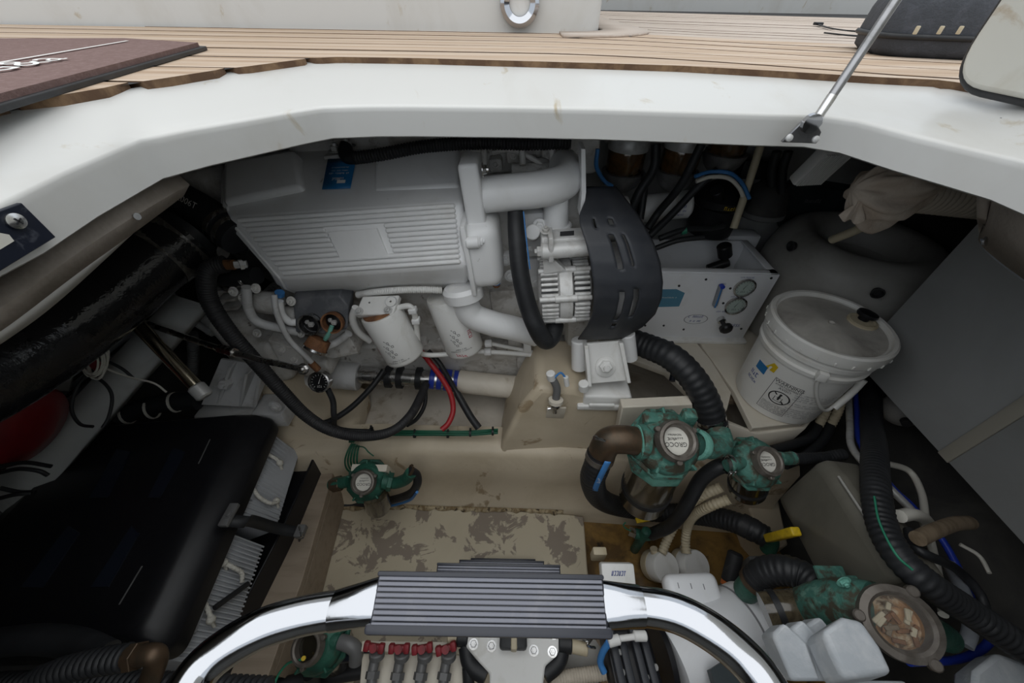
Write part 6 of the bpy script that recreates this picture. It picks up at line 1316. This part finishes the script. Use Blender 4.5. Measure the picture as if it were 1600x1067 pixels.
# bottom left strainer
tn = V((-.15, -.3, .9)).normalized(); c = U(492, 1006, z=.25); s4, hh, M_ = strainer('water_strainer', 'green strainer with dark glass port beside the wooden shelf and ladder rail', c, px(40, c), tn, c - V((0, 0, .16)), px(30, c), 'sight_dark', 'verdigris_dark', text='', plate='sight_dark', band=False)
elbow(s4, [U(522,1000,z=.25), U(545,1006,z=.25), U(556,1016,z=.24), U(556,1034,z=.22)], .015, 'grey_pipe', collar='verdigris_dark')
obj('yellow_dot', MB().cyl(U(475,1028,z=.275), U(474,1028,z=.28), .0045, 8), 'yellow', s4)
hose('earth_wire', 'green bonding wire looping from the near strainer past the wooden shelf', [U(470,1030,z=.27), U(450,1036,z=.25), U(436,1052,z=.23), U(428,1070,z=.22)], .0026, 'green_bright', n=6, cat='wire')
hose('drain_hose', 'black hose lying below the near green strainer', [U(424,1075,z=.06), U(470,1062,z=.052), U(520,1056,z=.052), U(570,1048,z=.052)], .016, 'rubber', n=14)
hose('drain_hose', 'stub of black hose rising in front of the near green strainer', [U(484,1052,z=.165), U(490,1068,z=.13), U(500,1088,z=.10)], .0145, 'rubber', n=14)
hose('drain_hose', 'black hose with blue line beside the near strainer elbow', [U(520,1028,z=.16), U(560,1024,z=.16), U(600,1022,z=.15)], .011, 'blue_dark', n=12)
obj('plastic_ring', MB().lathe([(.05, 0), (.07, .004), (.07, .014), (.05, .018)], frame(U(512,1066,z=.0), (0, 0, 1)), 30), 'cream_plastic', label='cream plastic ring lying under the near green strainer', cat='ring')
# grey lumpy anode blocks wrapped in film
def lump(c, size, R_, seed, name, label):
    rr = random.Random(seed); bm = bmesh.new(); bmesh.ops.create_icosphere(bm, subdivisions=2, radius=1)
    planes = [V((rr.uniform(-1, 1), rr.uniform(-1, 1), rr.uniform(-.3, 1))).normalized() for _ in range(9)]
    m = MB(); vs = []
    for q in bm.verts:
        p = q.co.copy()
        for n in planes:
            s = p.dot(n); 
            if s > .72: p -= n * (s - .72)
        vs.append(V(c) + R_.to_3x3() @ V((p.x * size[0], p.y * size[1], p.z * size[2])))
    bm.verts.index_update(); m.add(vs, [[q.index for q in f.verts] for f in bm.faces]); bm.free(); return m
an = thing('motor_cover', 'pale grey faceted cover with worn edges beside the rusty glass strainer', 'cover', U(1310,1060,z=.26)); R_ = frame((0,0,0), (.1, -.3, 1), (1, .25, 0))
for i in range(4):
    a = [U(1206 + i*26, 990 - i*7, z=.53), U(1226 + i*28, 972 - i*5, z=.55), U(1262 + i*26, 1004 - i*2, z=.54), U(1285 + i*22, 1064, z=.51), U(1238 + i*24, 1064, z=.51)]
    if i < 3: obj('fin', MB().prism(a, V((.006, .006, -.05))), 'zinc', an, bevel=.005)
a = [U(1285,985,z=.595), U(1318,962,z=.605), U(1348,968,z=.605), U(1378,1010,z=.60), U(1398,1052,z=.59), U(1320,1062,z=.575), U(1300,1020,z=.585)]
obj('main_block', MB().prism(a, V((.0, -.004, -.055))), 'zinc', an, bevel=.008, seg=3)
bs_ = U(1320,1082,z=.50); obj('base_strip', MB().box(V((bs_.x + .05, bs_.y, .245)), (.10, .03, .53), None, bev=.004), 'zinc', an)
a = [U(1524,1047,z=.44), U(1560,1018,z=.45), U(1625,1042,z=.44), U(1640,1105,z=.42), U(1520,1105,z=.42)]
mc2 = obj('motor_cover', MB().prism(a, V((.0, .0, -.05))), 'zinc', bevel=.008, label='pale grey block below the end of the black loom', cat='cover')
bs_ = U(1585,1100,z=.40); obj('base_strip', MB().box(V((bs_.x, bs_.y, .17)), (.07, .03, .46), None, bev=.004), 'zinc', mc2)
obj('teal_panel', MB().prism([U(1110,1045,z=.27), U(1150,1020,z=.27), U(1190,1070,z=.27), U(1120,1080,z=.27)], (0, 0, -.02)), 'dark_case', label='dark teal plate glimpsed under the ladder rail beside the motor', cat='plate')
# inlet valve on the bed in the middle
p = U(868, 632, y=.622); t = thing('bleed_valve', 'small chrome ball valve with grey barb on the engine mount plinth', 'valve', p - V((0, 0, .03)))
obj('plate', MB().box(U(868,644,y=.632), (px(30, p), .006, .06), frame((0,0,0), (0, -.15, 1)), bev=.001), 'shelf_white', t); obj('ball', MB().sphere(p, .014, 16, 10), 'chrome', t); obj('collar', MB().lathe([(.012, .006), (.020, .008), (.020, .018), (.012, .020)], frame(p, (0, .3, 1)), 22), 'shelf_white', t)
obj('barb', MB().tube([p + V((0, .006, .015)), U(870,606,y=.64), U(864,592,y=.65)], .0105, 14, smooth=4), 'grey_pipe', t); obj('barb_cap', MB().cyl(U(862,592,y=.65), U(860,582,y=.65), .012, 12, .002), 'white_plastic', t); obj('outlet', MB().cyl(p, p + V((.0, -.006, -.028)), .006, 10).cyl(p + V((-.012, -.004, -.012)), p + V((-.02, -.004, -.014)), .004, 8), 'steel', t)
obj('blue_tube', MB().tube([U(866,590,y=.645), U(876,582,y=.65), U(884,590,y=.645)], .003, 8, smooth=5), 'blue_line', t); obj('tube_fitting', MB().cyl(U(884,588,y=.645), U(886,602,y=.64), .007, 10, .001), 'white_plastic', t)
# ================================================================ THINGS ON DECK
q = [U(310,68,z=ZD+.010), U(0,150,z=ZD+.010), U(-300,235,z=ZD+.010), U(-420,62,z=ZD+.010), U(196,61,z=ZD+.010)]
mt_ = thing('door_mat', 'brown door mat with white script lettering on the teak deck', 'mat', sum(q, V()) / 5 - V((0, 0, .01)))
obj('pile', MB().prism([p + V((0, 0, .002)) for p in q], (0, 0, -.006)), 'mat_brown', mt_)
def inset(q, d): c = sum(q, V()) / len(q); return [p + (p - c).normalized() * d for p in q]
obj('rubber_border', MB().prism([p - V((0, 0, .004)) for p in inset(q, .012)], (0, 0, -.006)), 'rubber', mt_, bevel=.001)
m = MB(); e0, e1 = U(196,63,z=ZD+.0135), U(-60,106,z=ZD+.0135); d_ = (e1 - e0).normalized(); n_ = V((0,0,1)).cross(d_)
m.add([e0, e1, e1 + n_ * .006, e0 + n_ * .006], [[0,1,2,3]]); f = plane_fn(U(25,101,z=ZD+.0135), -(e1 - e0), V((0,0,1)).cross(-(e1 - e0)), .0006); text_on(m, 'G&a', .075, lambda x, y: f(x + .25 * y, y)); obj('lettering', m, 'ink_white', mt_)
# bag, straps
c = U(1455, 42, z=ZD + .045); t = thing('tool_bag', 'dark grey padded bag lying on the far teak planks beside the open hatch lid', 'bag', V((c.x, c.y, ZD)))
sx = px(82, c); R_ = frame((0,0,0), (0, 0, 1), (1, -.35, 0)).to_3x3(); lp = []
for z, s in ((-.045, .86), (-.035, .97), (-.005, 1.0), (.03, .97), (.06, .90), (.075, .7)):
    lp.append([c + R_ @ V((sx * s * math.copysign(abs(math.cos(a)) ** .45, math.cos(a)), .11 * s * math.copysign(abs(math.sin(a)) ** .45, math.sin(a)), z)) for a in [2*math.pi*i/36 for i in range(36)]])
obj('bag_body', MB().loft(lp), 'bag_grey', t, angle=60)
obj('piping', MB().tube([c + R_ @ V((sx * 1.01 * math.copysign(abs(math.cos(a)) ** .45, math.cos(a)), .111 * math.copysign(abs(math.sin(a)) ** .45, math.sin(a)), -.012)) for a in [2*math.pi*i/36 for i in range(37)]], .005, 8), 'rubber', t, angle=60)
obj('strap_tab', MB().box(U(1395,46,z=ZD+.025), (.06, .05, .03), None, bev=.006), 'black_plastic', t); obj('front_pocket', MB().box(c + V((.01, .02, .085)), (.11, .10, .03), None, bev=.012), 'bag_grey', t)
for u in (1425, 1462, 1492): obj('yellow_stitch', MB().box(U(u, 46, z=ZD+.05) + V((0, -.01, 0)), (.004, .006, .011), None, bev=.001), 'cream_plastic', t)
for i, pts in enumerate(([(1278,38),(1300,44),(1340,49),(1388,52)], [(1290,51),(1330,55),(1370,57),(1420,60)], [(1420,72),(1460,76),(1500,79)])):
    P = catmull([U(a, b, z=ZD + .006) for a, b in pts], 6); m = MB(); m.grid([[p + V((0, .010, 0)) for p in P], [p - V((0, .010, 0)) for p in P]])
    o = obj('webbing_strap', m, 'rubber', solid=.004, label=['black webbing strap with a buckle end trailing from the bag', 'plain black webbing strap lying next to the buckled strap', 'short black strap lying under the bag'][i], cat='strap')
    if i == 0: obj('buckle', MB().box(P[0] + V((0, 0, .003)), (.03, .03, .01), None, bev=.003), 'black_plastic', o)
# open hatch lid
XH = .607
yf = U(1490, 105, x=XH).y; zb_ = U(1530, 141, x=XH).z
hl = thing('hatch_lid', 'open white hatch lid standing upright at the side of the opening', 'hatch lid', V((XH + .03, 0, zb_)))
Y0, Y1, Z0, Z1 = -.55, yf, zb_, zb_ + .80
poly = rnd([V((XH, Y0, Z0)), V((XH, Y1, Z0)), V((XH, Y1, Z1)), V((XH, Y0, Z1))], .055, 8)
obj('lid_panel', MB().prism(poly, (.035, 0, 0)), 'gelcoat_dirty', hl, bevel=.006, seg=3)
cc_ = sum(poly, V()) / len(poly); ring = [cc_ + (p - cc_) * 1.005 + V((.012, 0, 0)) for p in poly]; obj('lid_gasket', MB().tube(ring + [ring[0]], .006, 8), 'rubber', hl, angle=60)
obj('hinge_leaf', MB().box(U(1596,186,z=ZC-.108), (.06, .05, .006), frame((0,0,0), (0, 0, 1), (1, -.5, 0)), bev=.001), 'steel', hl)
# gas strut
p0 = U(1273, 190, y=.585); p1 = U(1400, 0, d=.455); d_ = (p1 - p0).normalized(); p2 = p0 + d_ * ((XH - .012 - p0.x) / d_.x)
if p2.z > Z1 - .05: p2 = p0 + d_ * ((Z1 - .05 - p0.z) / d_.z)
gs = thing('gas_strut', 'slim steel gas strut bolted to the hatch rim by a triangular plate', 'strut', p0)
obj('rod', MB().cyl(p0 + d_ * .03, p0 + d_ * .22, .0058, 16), 'strut_grey', gs); obj('sleeve', MB().cyl(p0 + d_ * .21, p2, .0085, 18, .002), 'rubber', gs); obj('rod_end', MB().cyl(p0 + d_ * .006, p0 + d_ * .034, .0062, 14, .001), 'steel', gs); obj('ball_joint', MB().sphere(p0, .0095, 16, 10), 'chrome', gs)
tri = [U(1222,222,y=.588), U(1276,224,y=.578), U(1284,206,y=.578), U(1270,180,y=.580), U(1252,192,y=.583)]; obj('strut_plate', MB().prism(tri, (0, .006, 0)), 'strut_grey', gs, bevel=.001); obj('strut_ring', MB().lathe([(.006, -.004), (.012, -.003), (.012, .004), (.006, .005)], frame(U(1267,192,y=.577), (0, -1, 0)), 18), 'chrome', gs)
for u, v in ((1233,215),(1274,217)): obj('screw', MB().lathe([(.005, 0), (.0045, .002), (.002, .0035)], frame(U(u, v, y=.579), (0, -1, .2)), 14), 'alu', gs)
# latch plate on the left rim
XLp = -.393
lp_ = thing('latch_plate', 'dark blue latch plate with a cross-head screw on the hatch rim', 'latch plate', U(30, 400, x=XLp))
q = [U(34,316,x=XLp), U(88,370,x=XLp), U(0,424,x=XLp+.004), U(-60,460,x=XLp+.004), U(-60,350,x=XLp)]
obj('plate', MB().prism(q, (-.004, 0, 0)), 'blue_dark', lp_, bevel=.0008)
p = U(24,345,x=XLp + .001); sc = obj('screw', MB().lathe([(.0062, 0), (.006, .0015), (.003, .0026), (.0005, .0026)], frame(p, (1, -.1, .1)), 22), 'steel', lp_)
for a in (.4, 1.97): obj('screw_slot', MB().box(p + V((.0027, 0, 0)), (.0006, .006, .0012), Matrix.Rotation(a, 3, 'X'), bev=.0001, seg=1), 'ink', sc)
obj('keeper_slot', MB().prism([U(-20,360,x=XLp+.001), U(12,366,x=XLp+.001), U(20,376,x=XLp+.001), U(-20,400,x=XLp+.001)], (.0012, 0, 0)), 'paper', lp_)
